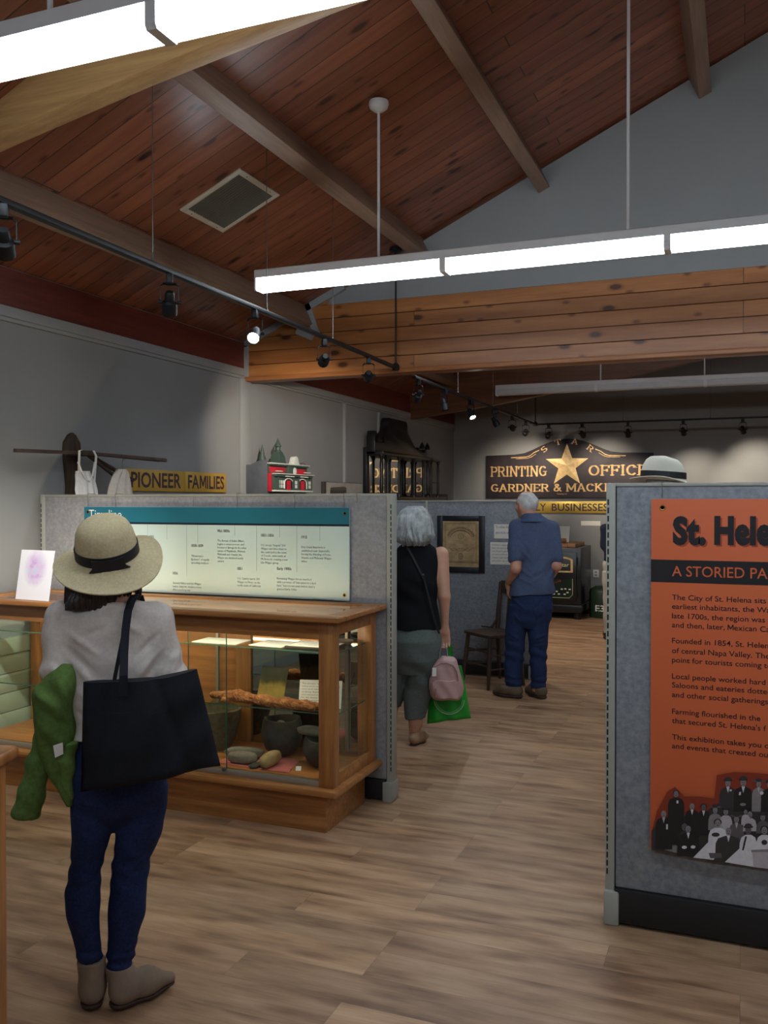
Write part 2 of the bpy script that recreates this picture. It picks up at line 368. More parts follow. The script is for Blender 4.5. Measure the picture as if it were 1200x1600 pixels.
# eaves: redwood fascia, painted rail, wall posts
struct(MB().box(XL, XL+.015, YN, YB, 2.855, 3.095).build('fascia_board', M_fascia))
struct(MB().box(XL, XL+.03, YN, YB, 2.79, 2.857).box(XL, XL+.02, YN, YB, 2.765, 2.79).build('trim_left', M_trim, bevel=.003))
for i, (y, wd) in enumerate(((YG, .17), (9.38, .06), (10.42, .06))):
    struct(MB().box(XL, XL+.03, y-wd/2, y+wd/2, 0, 2.765).build('trim_post', M_trim, bevel=.003))
# boarded wainscot with a rail, low on the left wall
M_wains = pm('wainscot_paint', (176, 178, 160), .6, var=.05, scale=5)
wb = MB()
for i in range(5): wb.box(XL, XL+.014, YN, 6.9, .1+.12*i, .1+.12*i+.116)
wb.box(XL, XL+.03, YN, 6.9, .70, .80)
struct(wb.build('trim_wainscot', M_wains, bevel=.003))
struct(MB().box(XL, XL+.018, YN, YB, 0, .1).build('baseboard_left', M_trim, bevel=.003))
struct(MB().box(XL, XR, YB-.015, YB, 0, .1).build('baseboard_back', M_trim, bevel=.003))
# ceiling beams square to the roof, running the length of the room
nd = Vector((sa, 0, -ca)); sd = Vector((ca, 0, sa))
for xr in (-3.62, -2.534, -1.528, -.31, .80):
    p = Vector((xr, 0, roofz(xr)+.01)); q = p-sd*.097
    vs = []
    for y in (YN, YB):
        for k in (q, p, p+nd*.20, q+nd*.20): vs.append((k.x, y, k.z))
    struct(MB().add(vs, [(0, 1, 2, 3), (7, 6, 5, 4), (0, 4, 5, 1), (1, 5, 6, 2), (2, 6, 7, 3), (3, 7, 4, 0)]).build('ceiling_beam', M_beam, bevel=.004))
# tapered glued beams across the room
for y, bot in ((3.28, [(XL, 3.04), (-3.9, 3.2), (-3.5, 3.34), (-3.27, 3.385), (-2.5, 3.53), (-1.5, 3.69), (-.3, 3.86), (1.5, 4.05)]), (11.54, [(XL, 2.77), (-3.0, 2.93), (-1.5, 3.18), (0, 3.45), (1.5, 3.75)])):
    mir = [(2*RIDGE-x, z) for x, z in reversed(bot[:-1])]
    struct(MB().prism(bot+mir+[(XR, roofz(XR)+.02), (RIDGE, zr+.02), (XL, roofz(XL)+.02)], lambda u, v, w: (u, w, v), y, y+.125).build('cross_beam', M_glulam if y < 5 else wood('glulam_wood_shaded', (104, 66, 46), (128, 86, 60), 0, .8, .45, .5), bevel=.004))  # far beam is the same glulam, its weaker light put into a darker colour

# ------------------------------------------------------------------ ceiling air vent
M_vent = pm('vent_enamel', (196, 188, 172), .5, var=.04)
M_dark = pm('shadow_black', (20, 20, 20), .8)
def on_roof(x, y, h): return Vector((x, y, roofz(x)))+nd*h
vent = thing('air_vent', 'rectangular metal louvred air vent set in the sloping board ceiling', 'air vent', on_roof(-3.125, 5.1, 0))
def roofbox(mb, x0, x1, y0, y1, h0, h1):
    mb.add([on_roof(x, y, h) for h in (h0, h1) for y in (y0, y1) for x in (x0, x1)], [(0, 2, 3, 1), (4, 5, 7, 6), (0, 1, 5, 4), (2, 6, 7, 3), (0, 4, 6, 2), (1, 3, 7, 5)])
b = MB()
roofbox(b, -3.345, -2.9, 4.845, 4.885, 0, .012); roofbox(b, -3.345, -2.9, 5.315, 5.355, 0, .012)
roofbox(b, -3.345, -3.31, 4.885, 5.315, 0, .012); roofbox(b, -2.935, -2.9, 4.885, 5.315, 0, .012)
b.build('frame', M_vent, vent, bevel=.003)
b = MB(); roofbox(b, -3.31, -2.935, 4.885, 5.315, .0005, .003); b.build('duct_opening', M_dark, vent)
b = MB()
M_louv = pm('louver_grey', (74, 72, 67), .5)
for i in range(17):
    y = 4.895+i*.0255
    vs = [on_roof(x, yy, h) for x in (-3.31, -2.935) for yy, h in ((y, .002), (y+.002, .002), (y+.012, .0115), (y+.010, .0115))]
    b.add(vs, [(0, 1, 2, 3), (7, 6, 5, 4), (0, 4, 5, 1), (1, 5, 6, 2), (2, 6, 7, 3), (3, 7, 4, 0)])
b.build('louvers', M_louv, vent)
for x, y in ((-3.327, 4.95), (-3.327, 5.25), (-2.917, 4.95), (-2.917, 5.25)):
    p = on_roof(x, y, .012); MB().lathe([(.006, -.001), (.004, .003), (0, .004)], p, 8, Euler((PI, ang, 0)).to_matrix()).build('screw', M_louv, vent)

# ------------------------------------------------------------------ suspended fluorescent fixtures
M_fix = pm('fixture_enamel', (226, 228, 232), .45, var=.02)
M_on = emit('diffuser_lit', (.80, .91, 1.0), TUBE)
M_off = pm('diffuser_unlit', (205, 208, 212), .35, var=.04)
M_dim = emit('diffuser_added', (.86, .93, 1.0), TUBE*.7)
def ceiling_light(y, x0, label, lit, rods, n=5, st=1.26, mat=None):
    t = thing('ceiling_light', label, 'ceiling light', (x0, y, 3.125), 'suspended fluorescent ceiling lights')
    x1 = x0+n*st
    b = MB(); b.prism([(-.052, 3.073), (-.0575, 3.073), (-.0575, 3.121), (-.05, 3.127), (.05, 3.127), (.0575, 3.121), (.0575, 3.073), (.052, 3.073), (.05, 3.11), (-.05, 3.11)], lambda u, v, w_: (w_, y+u, v), x0, x1)
    b.build('housing', M_fix, t)
    for i in range(n):
        xa, xb = x0+i*st+(.012 if i == 0 else .018), x0+(i+1)*st-(.018 if i < n-1 else .012)
        pr = [(-.0545, 3.0725), (-.0545, 3.01), (-.047, 2.999), (.047, 2.999), (.0545, 3.01), (.0545, 3.0725)]
        MB().prism(pr, lambda u, v, w_: (w_, y+u, v), xa, xb).build('diffuser', mat or (M_on if lit else M_off), t)
    for i in range(n+1):
        xc = x0+i*st; h = .012 if i in (0, n) else .018
        xa, xb = (xc, xc+h) if i == 0 else ((xc-h, xc) if i == n else (xc-h, xc+h))
        MB().prism([(-.0575, 3.074), (-.0575, 3.008), (-.049, 2.994), (.049, 2.994), (.0575, 3.008), (.0575, 3.074)], lambda u, v, w_: (w_, y+u, v), xa, xb).build('end_cap' if i in (0, n) else 'divider', M_fix, t)
    for xr_ in rods:
        r = MB().tube([(xr_, y, 3.12), (xr_, y, roofz(xr_)-.02)], .009, 8).build('hanging_rod', M_fix, t, smooth=True)
        MB().lathe([(.0, .045), (.03, .04), (.055, .02), (.062, 0), (.06, -.02)], (xr_, y, roofz(xr_)-.035), 18, Euler((PI, 0, 0)).to_matrix()).build('ceiling_canopy', M_fix, r, smooth=True)
ceiling_light(2.19, -2.83, 'lit white fluorescent fixture hanging closest to the camera, at the top of the picture', True, (-1.98, .5))
ceiling_light(5.075, -2.90, 'lit white fluorescent fixture hanging in front of the grey gable wall', True, (-2.065, -.59, 1.0))
ceiling_light(-.70, -2.76, 'added unseen fluorescent fixture behind the camera, lighting the near room', True, (-1.9, .6))  # added out of view to brighten the floor and gable wall
ceiling_light(7.96, -2.92, 'added unseen dim fluorescent fixture behind the planked header beam, lighting the far room', True, (-1.8, .6), mat=M_dim)  # added, hidden above the header's lower edge, to brighten the far room
ceiling_light(11.2, -2.93, 'unlit white fluorescent fixture hanging beyond the planked header beam', False, (-1.62, -.42, 1.2))

# ------------------------------------------------------------------ track lighting
M_blk = pm('track_black', (20, 21, 23), .5, var=.1, spec=.35)
M_wire = pm('cable_steel', (112, 108, 102), .35, .8)
M_bulb = emit('bulb_lit', (1, .93, .82), 60)
M_lens = pm('bulb_unlit', (70, 70, 72), .15)
def track(name_pts, label, cables, stem):
    p0 = name_pts[0]; t = thing('track_rail', label, 'track lighting rail', p0)
    for i, (a, b_) in enumerate(zip(name_pts[:-1], name_pts[1:])):
        a, b_ = V3(a), V3(b_); d = (b_-a).normalized(); s = Vector((-d.y, d.x, 0))*.018
        mb = MB(); vs = []
        for p in (a-d*.018, b_+d*.018):
            for k in ((-1, -.012), (1, -.012), (1, .012), (-1, .012)): vs.append(p+s*k[0]+Vector((0, 0, k[1])))
        mb.add(vs, [(0, 1, 2, 3), (7, 6, 5, 4), (0, 4, 5, 1), (1, 5, 6, 2), (2, 6, 7, 3), (3, 7, 4, 0)])
        mb.build('rail', M_blk, t, bevel=.003)
    for c in cables:
        c = V3(c)
        k = MB().tube([(c.x, c.y, c.z+.01), (c.x, c.y, roofz(c.x))], .0022, 6).build('suspension_cable', M_wire, t)
        MB().lathe([(.009, 0), (.009, .012), (.005, .02), (.004, .05), (0, .052)], (c.x, c.y, c.z+.01), 8).build('cable_grip', M_wire, k, smooth=True)
    s_ = V3(stem)
    k = MB().tube([(s_.x, s_.y, s_.z), (s_.x, s_.y, roofz(s_.x))], .008, 8).build('feed_stem', M_blk, t, smooth=True)
    MB().lathe([(.03, -.02), (.03, .02), (.018, .035), (.01, .04)], (s_.x, s_.y, s_.z), 12).build('feed_box', M_blk, k, smooth=True)
    MB().lathe([(.055, 0), (.055, -.03), (.02, -.045)], (s_.x, s_.y, roofz(s_.x)+.0), 16).build('ceiling_canopy', M_blk, k, smooth=True)
TA, TB = Vector((-2.55, 1.2, 2.78)), Vector((-2.729, 7.09, 2.78))
def on_ta(y): f = (y-TA.y)/(TB.y-TA.y); return TA.lerp(TB, f)
track([TA, TB], 'long black track rail hanging on cables in the near bay', [on_ta(2.2), on_ta(3.58), on_ta(4.75), on_ta(5.75)], TB)
TC, TD, TE = Vector((-2.68, 7.42, 2.74)), Vector((-2.74, 12.65, 2.74)), Vector((3.2, 12.65, 2.74))
track([TC, TD, TE], 'black L-shaped track rail hanging in the far room', [Vector((-2.69, 8.75, 2.74)), Vector((-2.71, 10.2, 2.74)), Vector((-2.73, 11.5, 2.74)), Vector((-1.53, 12.65, 2.74)), Vector((-.4, 12.65, 2.74))], TD)
def spotlight(p, target, label, power=0.0, lit=False, col=(1, .86, .68), size=64, drop=.15):
    p = V3(p); tg = V3(target); t = thing('track_spotlight', label, 'track spotlight', p-Vector((0, 0, .012)), 'black spotlights on the tracks')
    piv = p-Vector((0, 0, drop)); d = (tg-piv).normalized()
    side = Vector((-d.y, d.x, 0)); side = side.normalized() if side.length > 1e-3 else Vector((1, 0, 0))
    MB().box(-.016, .016, -.034, .034, -.062, -.0135, Matrix.Translation(p) @ Matrix.Rotation(math.atan2(side.y, side.x), 4, 'Z')).build('track_adapter', M_blk, t, bevel=.004)
    y = MB(); top = p-Vector((0, 0, .06)); sdv = side*.044
    y.ribbon([top-sdv*.7, top-sdv-Vector((0, 0, .012)), piv-sdv], d.cross(side).normalized()*.006, .004)
    y.ribbon([top+sdv*.7, top+sdv-Vector((0, 0, .012)), piv+sdv], d.cross(side).normalized()*.006, .004)
    y.ribbon([top-sdv*.75, top+sdv*.75], d*.006 if abs(d.z) < .9 else Vector((0, .006, 0)), .004)
    y.build('yoke', M_blk, t)
    R = d.to_track_quat('Z', 'Y').to_matrix()
    h = MB().lathe([(0, -.055), (.018, -.055), (.024, -.045), (.025, -.01), (.036, .0), (.038, .02), (.038, .062), (.034, .062), (.032, .05), (.0, .05)], piv, 20, R).build('lamp_head', M_blk, t, smooth=True)
    for q in (-1, 1): MB().tube([piv+side*q*.036, piv+side*q*.056], .009, 10).build('pivot_knob', M_blk, t, smooth=True)
    MB().lathe([(0, .0585), (.02, .057), (.031, .053), (.031, .0515), (0, .0515)], piv, 18, R).build('bulb', M_bulb if lit else M_lens, h, smooth=True)
    if power:
        ld = bpy.data.lights.new('spot_lamp', 'SPOT'); ld.energy = power*SPOT; ld.color = col; ld.spot_size = math.radians(size); ld.spot_blend = 1.0; ld.shadow_soft_size = .03
        lo = bpy.data.objects.new('spot_lamp', ld); C.objects.link(lo); lo.parent = t
        lo.location = piv+d*.07-ORG[t.name]; lo.rotation_euler = d.to_track_quat('-Z', 'Y').to_euler()
spotlight(on_ta(2.62), (-3.8, 4.1, 1.15), 'large black spotlight at the upper left edge, first on the near track', 115, size=46, col=(1, .95, .88))
spotlight(on_ta(3.72), (-3.2, 4.5, 1.30), 'black spotlight in front of the redwood eaves, second on the near track', 9, size=70, col=(1, .97, .92))
spotlight(on_ta(4.60), (-1.9, 2.3, .9), 'glowing black spotlight on the near track', 8, True, size=70)
spotlight(on_ta(5.60), (-4.15, 7.75, 1.95), 'black spotlight under the end of the first ceiling beam, fourth on the near track', 80, size=60)
spotlight(on_ta(6.45), (-4.1, 9.3, 1.8), 'black spotlight nearest the free end of the near track, against the planked beam', 14)
def on_tc(y): return TC.lerp(TD, (y-TC.y)/(TD.y-TC.y))
spotlight(on_tc(7.52), (-3.6, 8.6, 1.4), 'first black spotlight on the far track, just under the planked header beam', 0)
spotlight(on_tc(8.30), (-2.4, 8.2, 1.1), 'second black spotlight on the far track, beside a suspension cable', 6)
spotlight(on_tc(9.25), (-1.3, 8.3, .2), 'glowing black spotlight on the far track', 22, True, size=100, col=(1, .84, .68))
spotlight(on_tc(10.3), (-1.3, 11.2, 0), 'black spotlight just right of the glowing one on the far track', 70, size=110, col=(1, .84, .68))
spotlight(on_tc(11.2), (-2.9, 13.6, 2.0), 'black spotlight on the far track, second from its corner', 22, size=50)
spotlight(on_tc(12.0), (-3.3, 13.6, 1.9), 'black spotlight on the far track closest to its corner', 22, size=55)
for x, tx, tz, pw, lb in ((-2.55, -3.0, 2.0, 22, 'black spotlight on the cross track just above the hump of the dark sign'), (-2.08, -1.9, 2.0, 22, 'black spotlight on the cross track above the gold star'), (-1.46, -1.5, 1.5, 26, 'black spotlight on the cross track above the end of the dark sign'),
                          (-.74, -.6, 1.7, 26, 'black spotlight on the cross track above the white hat'), (.0, .2, 1.9, 30, 'black spotlight on the cross track nearest the right edge')):
    spotlight((x, 12.65, 2.74), (tx, 13.6, tz), lb, pw, size=75)
# ================================================================== PARTITIONS
M_felt = fabric('panel_felt', (112, 117, 126), (150, 154, 160), 45, .95, .35)
M_felt2 = fabric('panel_felt_warm', (130, 130, 134), (166, 165, 167), 45, .95, .35)
M_frame = pm('panel_frame', (158, 160, 152), .5, var=.03)
M_kick = pm('kick_black', (22, 23, 26), .5)
def partition(x0, x1, yf, top, splits, label, base_h, felt, M=None, loc=None, th=.065, ends=(True, True)):
    """free-standing panel whose front is at y = yf; M turns it about loc"""
    t = thing('partition', label, 'partition panel', loc or ((x0+x1)/2, yf+th/2, 0), 'grey fabric exhibition partitions')
    def add(name, mat, *bx, bevel=.003):
        mb = MB()
        for q in bx: mb.box(*q, M=M)
        return mb.build(name, mat, t, bevel=bevel)
    xs = [x0+.035]+splits+[x1-.035]
    for a, b_ in zip(xs[:-1], xs[1:]): add('fabric_panel', felt, (a+.003, b_-.003, yf+.004, yf+th-.004, base_h, top-.012), bevel=.006)
    for s in splits: add('joint_strip', M_frame, (s-.004, s+.004, yf+.008, yf+th-.008, base_h, top-.01))
    add('top_cap', M_frame, (x0+.035, x1-.035, yf, yf+th, top-.014, top))
    for x in (x0, x1-.035):
        p = add('end_post', M_frame, (x, x+.035, yf-.003, yf+th+.003, .0 if base_h < .13 else .02, top))
        mb = MB(); z = base_h+.05; xm = x+(.008 if x == x0 else .027)
        while z < top-.06: mb.box(xm-.003, xm+.003, yf-.0042, yf-.0028, z, z+.022, M=M); z += .032
        mb.build('slot_strip', M_kick, p)
    add('kick_base', M_kick, (x0+.037, x1-.037, yf-.012, yf+th+.012, .012, base_h), bevel=.006)
    for x in (x0, x1-.05): add('foot', M_frame, (x-.004, x+.054, yf-.02, yf+th+.02, 0, base_h*.92), bevel=.008)
    return t
P1Y, P3Y, POY = 4.555, 8.17, 3.56
partition(-4.215, -1.772, P1Y, 1.692, [-3.05], 'long light grey fabric partition behind the glass display case', .12, M_felt2)
partition(-2.85, -1.775, P3Y, 1.657, [], 'blue-grey fabric partition carrying the black framed certificate', .14, M_felt)
Mr = Matrix.Translation((-2.89, 8.18, 0)) @ Matrix.Rotation(-PI/2, 4, 'Z')
partition(0, 1.25, 0, 1.657, [], 'blue-grey fabric partition set end-on at the left of the certificate panel', .14, M_felt, M=Mr, loc=(-2.85, 7.55, 0))
partition(-.492, .98, POY, 1.72, [], 'blue-grey fabric partition holding the orange exhibition sign', .145, M_felt)

# ------------------------------------------------------------------ timeline sign
M_teal = pm('print_teal', (32, 108, 128), .4, var=.05, scale=3)
M_navy = pm('print_navy', (22, 32, 50), .4)
M_mint = pm('print_pale', (198, 218, 214), .35, var=.02, scale=2)
M_ink = pm('print_ink', (52, 56, 58), .6)
M_white = pm('paint_white', (232, 232, 228), .5, var=.02)
M_brass = pm('brass', (176, 142, 74), .3, .9)
M_hole = pm('grommet_hole', (12, 12, 12), .8)
M_wire2 = pm('hook_wire', (120, 118, 112), .4, .7)
SY = 4.542
def sg(px, py): p = aY(px, py, SY-.008); return p.x, p.z
sign = thing('timeline_sign', 'wide pale timeline sign with a teal header hanging on the grey partition', 'sign', (-2.93, SY, 1.09))
sx0, sx1, sz0, sz1 = -3.845, -2.02, 1.096, 1.615
solid('board', M_mint, sign, (sx0, sx1, SY-.008, SY, sz0, sz1))
solid('header_band', M_teal, sign, (sx0+.001, sx1-.001, SY-.0088, SY-.0078, sz1-.094, sz1-.001), bevel=0)
solid('header_stripe', M_navy, sign, (sx0+.001, sx1-.001, SY-.0088, SY-.0078, sz1-.106, sz1-.094), bevel=0)
fs = lambda u, v: (u, SY-.0092, v)
mb = MB(); x, z = sg(139, 810); put_text(mb, 'Timeline', fs, x, z, .056, width=.25, off=-.004); mb.build('title_lettering', M_white, sign)
mb = MB(); hb_ = MB()
LINES = [(160, 893, ['Tribes arrive'], None), (222, 843, ['General Guadalupe Vallejo is', "sent on a mission to the Northern", 'frontier territory, where he', 'and his army engages in "Indian', 'pacifications" (wars against', 'Wappo and Pomo tribes).'], '1833-1835'),
         (299, 858, ['"Miramonte\'s', 'Epidemic" of rapidly', 'spreading smallpox'], '1838-1839'),
         (340, 834, ['The Bureau of Indian Affairs,', 'begins a census process, and', 'because it disregards the tribal', 'names of Mayakmah, Mutistul,', 'Mishewal and Onasits, the', 'Wappo are declared nearly', 'extinct'], 'Mid-1800s'),
         (408, 841, ['U.S. troops "hog-tie" 500', 'Wappo and drive them to', 'the coast and to the town', 'of Covelo, some settle at', 'Mt Konocti, creating a new', 'Lile Wappo group'], '1851-1856'),
         (471, 844, ['Dry Creek Rancheria is', 'established near Geyserville,', 'forcing the blending of Pomo,', 'Onastis and Mishewal Wappo', 'tribes'], '1915'),
         (270, 900, ['General Vallejo and the Wappo', 'leader, Satiyomi, declare a truce', 'after a yearlong war'], '1836'),
         (371, 893, ['U.S. Cavalry march 250', 'Wappo to Noyo on the', 'north coast of California'], '1851'),
         (433, 893, [' Remaining Wappo forces marched', 'with a promise of "relocation to a land', 'base," but it is ten years before land is', 'granted Early 1900s'], 'Early 1900s')]
for px, py, rows, head in LINES:
    dx = 0; py += 9
    if px == 222: dx = -.105
    x, z = sg(px, py); x += dx
    if head: hx, hz = sg(px, py-(10 if px not in (299,) else 11)); put_text(hb_, head, fs, hx+(.11+dx if px == 222 else dx), hz+.006, .0165, off=.012, res=2, cond=.86)
    for i, r in enumerate(rows): put_text(mb, r, fs, x, z-.012-.0201*i, .0128, res=1, cond=.86)
x, z = sg(488, 936); put_text(mb, 'tribal history panel compiled for the exhibition', fs, x, z, .005, res=1)
for px, y1 in ((231, 846), (261, 843), (292, 899), (309, 848), (367, 836), (401, 891), (437, 839), (464, 894), (500, 845)):
    x, zb = sg(px, y1); z = sz1-.108
    while z > zb: mb.add([fs(x-.001, z-.004), fs(x+.001, z-.004), fs(x+.001, z), fs(x-.001, z)], [(0, 1, 2, 3)]); z -= .0075
mb.build('body_lettering', M_ink, sign); hb_.build('heading_lettering', M_ink, sign)
def grommet(t, x, y, z, r=.011):
    R = Euler((PI/2, 0, 0)).to_matrix()
    g = MB().lathe([(r*.55, -.001), (r*.6, .003), (r*.85, .0035), (r, .0)], (x, y, z), 16, R).build('grommet', M_brass, t, smooth=True)
    MB().lathe([(0, .0006), (r*.56, .0006)], (x, y, z), 12, R).build('hole', M_hole, g)
for x, z in ((sx0+.03, sz1-.033), (sx1-.028, sz1-.033), (sx1-.03, sz0+.032), (sx0+.03, sz0+.03)): grommet(sign, x, SY-.0085, z)
def hook(t, x, yf, top, th, zend):
    MB().tube([(x, yf+th+.004, top-.05), (x, yf+th+.004, top+.003), (x, yf+th*.5, top+.0045), (x, yf-.006, top+.004), (x+.001, yf-.007, top-.03), (x+.003, yf-.0065, (top+zend)/2), (x+.001, yf-.0055, zend)], .0016, 6).build('hanging_wire', M_wire2, t, smooth=True)
for px in (138, 181, 371, 461, 538, 558): hook(sign, aY(px, 772, P1Y).x, P1Y, 1.692, .065, sz1-.005 if px < 540 else 1.64)

# ------------------------------------------------------------------ orange exhibition sign
M_or = pm('print_orange', (206, 102, 62), .45, var=.02, scale=3, spec=.3)
M_ord = pm('print_orange_dark', (166, 68, 38), .5, var=.03)
M_oink = pm('print_black', (24, 22, 28), .5)
OY = POY-.018
osn = thing('exhibition_sign', 'large orange exhibition sign with black lettering and an old group photograph', 'sign', (.2, OY, .322))
ox0, ox1, oz0, oz1 = -.322, .76, .322, 1.658
solid('board', M_or, osn, (ox0, ox1, OY, OY+.012, oz0, oz1))
def og(px, py): p = aY(px, py, OY); return p.x, p.z
fo = lambda u, v: (u, OY-.0012, v); fo0 = lambda u, v: (u, OY-.0007, v)
zb1, zb0 = og(1018, 874)[1], og(1018, 909)[1]
mb = MB(); mb.add([fo0(ox0, zb0), fo0(ox1, zb0), fo0(ox1, zb1), fo0(ox0, zb1)], [(0, 1, 2, 3)]); mb.build('title_band', M_oink, osn)
tx = [(s_, og(p0, 848), og(p1, 848)) for s_, p0, p1 in (('St.', 1051, 1103), ('Helena', 1116, 1252))]
mb = MB(); [put_text(mb, s_, fo0, p[0]+.006, p[1]-.006, .094, width=q_[0]-p[0], off=.06, spacing=1.06) for s_, p, q_ in tx]; mb.build('title_shadow_print', M_ord, osn)
mb = MB(); [put_text(mb, s_, fo, p[0], p[1], .094, width=q_[0]-p[0], off=.06, spacing=1.06) for s_, p, q_ in tx]; mb.build('title_lettering', M_oink, osn)
x, z = og(1050, 900)
mb = MB(); put_text(mb, 'A STORIED PAST', fo, x, z, .039, cond=.93, off=.004); mb.build('subtitle_lettering', M_or, osn)
ROWS = [(937, 'The City of St. Helena sits'), (951, 'earliest inhabitants, the Wappo'), (965.8, 'late 1700s, the region was'), (980, 'and then, later, Mexican Cal'),
        (1004.5, 'Founded in 1854, St. Helena'), (1020, 'of central Napa Valley. The'), (1034.5, 'point for tourists coming to'),
        (1060, 'Local people worked hard'), (1073.8, 'Saloons and eateries dotted'), (1088.8, 'and other social gatherings'),
        (1115, 'Farming flourished in the'), (1129.5, "that secured St. Helena's f"), (1155, 'This exhibition takes you on'), (1168.8, 'and events that created our')]
for i0, i1 in ((0, 4), (4, 7), (7, 10), (10, 12), (12, 14)):
    mb = MB()
    for py, s in ROWS[i0:i1]: x, z = og(1050, py); put_text(mb, s, fo, x, z, .0200, cond=1.08, off=.006, res=4)
    mb.build('paragraph_lettering', M_oink, osn)
for x, z in ((ox0+.041, oz1-.033), (ox0+.041, oz0+.052), (ox1-.04, oz1-.033)): grommet(osn, x, OY-.0005, z, .011)
hook(osn, -.285, POY, 1.72, .065, 1.665); hook(osn, .6, POY, 1.72, .065, 1.665)
# the old photograph printed along the foot of the sign
TONES = [pm('print_tone_%d' % i, c, .5, var=.08, scale=60) for i, c in enumerate(((26, 24, 26), (52, 48, 50), (88, 82, 84), (128, 122, 124), (172, 166, 170), (206, 202, 208), (130, 46, 26)))]
pp = MB()
mirror = [False]
def pg(x, y):
    p, m = og(1000+x/6, 1180+y/6), og(1000+1215/6, 1180+y/6)
    return (2*m[0]-p[0], p[1]) if mirror[0] else p
lay = [0]
def blob(pts, tone):
    lay[0] += 1; y = OY-.0008-.00006*lay[0]; pp.cur = tone
    pp.add([(p[0], y, p[1]) for p in pts], [tuple(range(len(pts)))])
def poly(pts, tone): blob([pg(*p) for p in pts], tone)
def disc(x, y, rx, ry, tone): poly([(x+rx*math.cos(a*PI/8), y+ry*math.sin(a*PI/8)) for a in range(16)], tone)
def sitter(x, y, r, tone, w_, bot, hat=None, face=3, shirt=None, lap=None):
    poly([(x-r*.8, y+r*1.2), (x+r*.8, y+r*1.2), (x+w_*.8, y+r*1.9), (x+w_, y+r*3.4), (x+w_*1.05, bot), (x-w_*1.05, bot), (x-w_, y+r*3.4), (x-w_*.8, y+r*1.9)], tone)
    if shirt is not None: poly([(x-r*.5, y+r*1.1), (x+r*.5, y+r*1.1), (x, y+r*3.0)], shirt)
    if hat == 'hair': disc(x, y-r*.35, r*1.1, r*1.0, 0)
    disc(x, y, r*.82, r*1.1, face)
    disc(x-r*.3, y-r*.1, r*.14, r*.12, 1); disc(x+r*.3, y-r*.1, r*.14, r*.12, 1); disc(x, y+r*.5, r*.3, r*.12, 1)
    if hat == 'wide': disc(x, y-r*1.15, r*2.2, r*.4, 2); disc(x, y-r*1.5, r*1.1, r*.6, 1)
    if hat == 'cap': disc(x, y-r*1.0, r*1.35, r*.4, 0); disc(x, y-r*1.35, r*1.0, r*.6, 1)
    if lap is not None: poly([(x-w_*.7, bot-r*2), (x+w_*.9, bot-r*2), (x+w_*1.9, bot), (x-w_*1.9, bot)], lap)
for mirror[0] in (True, False):
    poly([(110, 720), (160, 520), (260, 330), (330, 290), (420, 380), (560, 380), (700, 400), (720, 180), (880, 150), (1080, 160), (1230, 170), (1230, 900), (110, 880)], 6)
    poly([(110, 880), (110, 700), (210, 590), (280, 560), (420, 560), (620, 520), (740, 440), (1230, 420), (1230, 1040), (700, 990)], 1)
    poly([(230, 880), (300, 800), (420, 900), (380, 915)], 3)
    sitter(825, 255, 30, 1, 80, 520, 'cap', 3, 5); sitter(968, 250, 32, 0, 88, 520, 'cap', 3, 5); sitter(1112, 265, 27, 3, 62, 520, 'wide', 3, 4); sitter(1215, 270, 30, 0, 80, 520, 'cap', 3, 5)
    disc(850, 320, 11, 10, 5); poly([(930, 335), (948, 335), (944, 365), (926, 365)], 5); disc(965, 452, 28, 14, 3); disc(1140, 345, 18, 16, 5)
    sitter(340, 355, 27, 0, 75, 830, 'hair', 3); poly([(345, 415), (362, 415), (362, 442), (345, 442)], 5)
    sitter(490, 470, 27, 0, 66, 760, None, 3, 5); sitter(598, 480, 27, 0, 62, 740, 'hair', 2, 5)
    sitter(225, 540, 29, 0, 76, 870, None, 3, 4); poly([(248, 635), (264, 635), (264, 684), (248, 684)], 5)
    sitter(705, 505, 27, 3, 62, 690, 'wide', 3); sitter(805, 520, 27, 4, 60, 700, 'cap', 3); sitter(905, 590, 29, 2, 70, 790, 'wide', 3, 4); sitter(1030, 545, 28, 4, 62, 700, 'hair', 3); sitter(990, 520, 20, 4, 40, 640, None, 3); sitter(1150, 570, 28, 2, 60, 720, 'cap', 3)
    sitter(420, 660, 32, 1, 60, 800, 'hair', 2); sitter(455, 680, 30, 0, 100, 930, None, 3, 5); disc(418, 848, 24, 15, 5); disc(500, 845, 22, 15, 5)
    sitter(730, 625, 33, 5, 86, 830, 'hair', 3); poly([(640, 800), (800, 800), (690, 965), (500, 945)], 5); disc(710, 730, 38, 20, 1)
    sitter(830, 700, 33, 1, 120, 985, None, 3, 5); poly([(645, 900), (760, 900), (770, 945), (660, 950)], 2)
    sitter(1015, 690, 34, 5, 80, 880, 'cap', 2); poly([(930, 860), (1060, 850), (1070, 1030), (795, 985)], 5); poly([(985, 745), (1003, 745), (972, 875), (956, 875)], 0)
    sitter(1165, 690, 34, 5, 76, 900, 'hair', 3); disc(1165, 800, 28, 24, 1); poly([(1050, 880), (1230, 880), (1230, 1050), (1065, 1030)], 4); poly([(1040, 870), (1230, 862), (1230, 890), (1045, 892)], 3)
pp.build('group_photograph', TONES, osn)

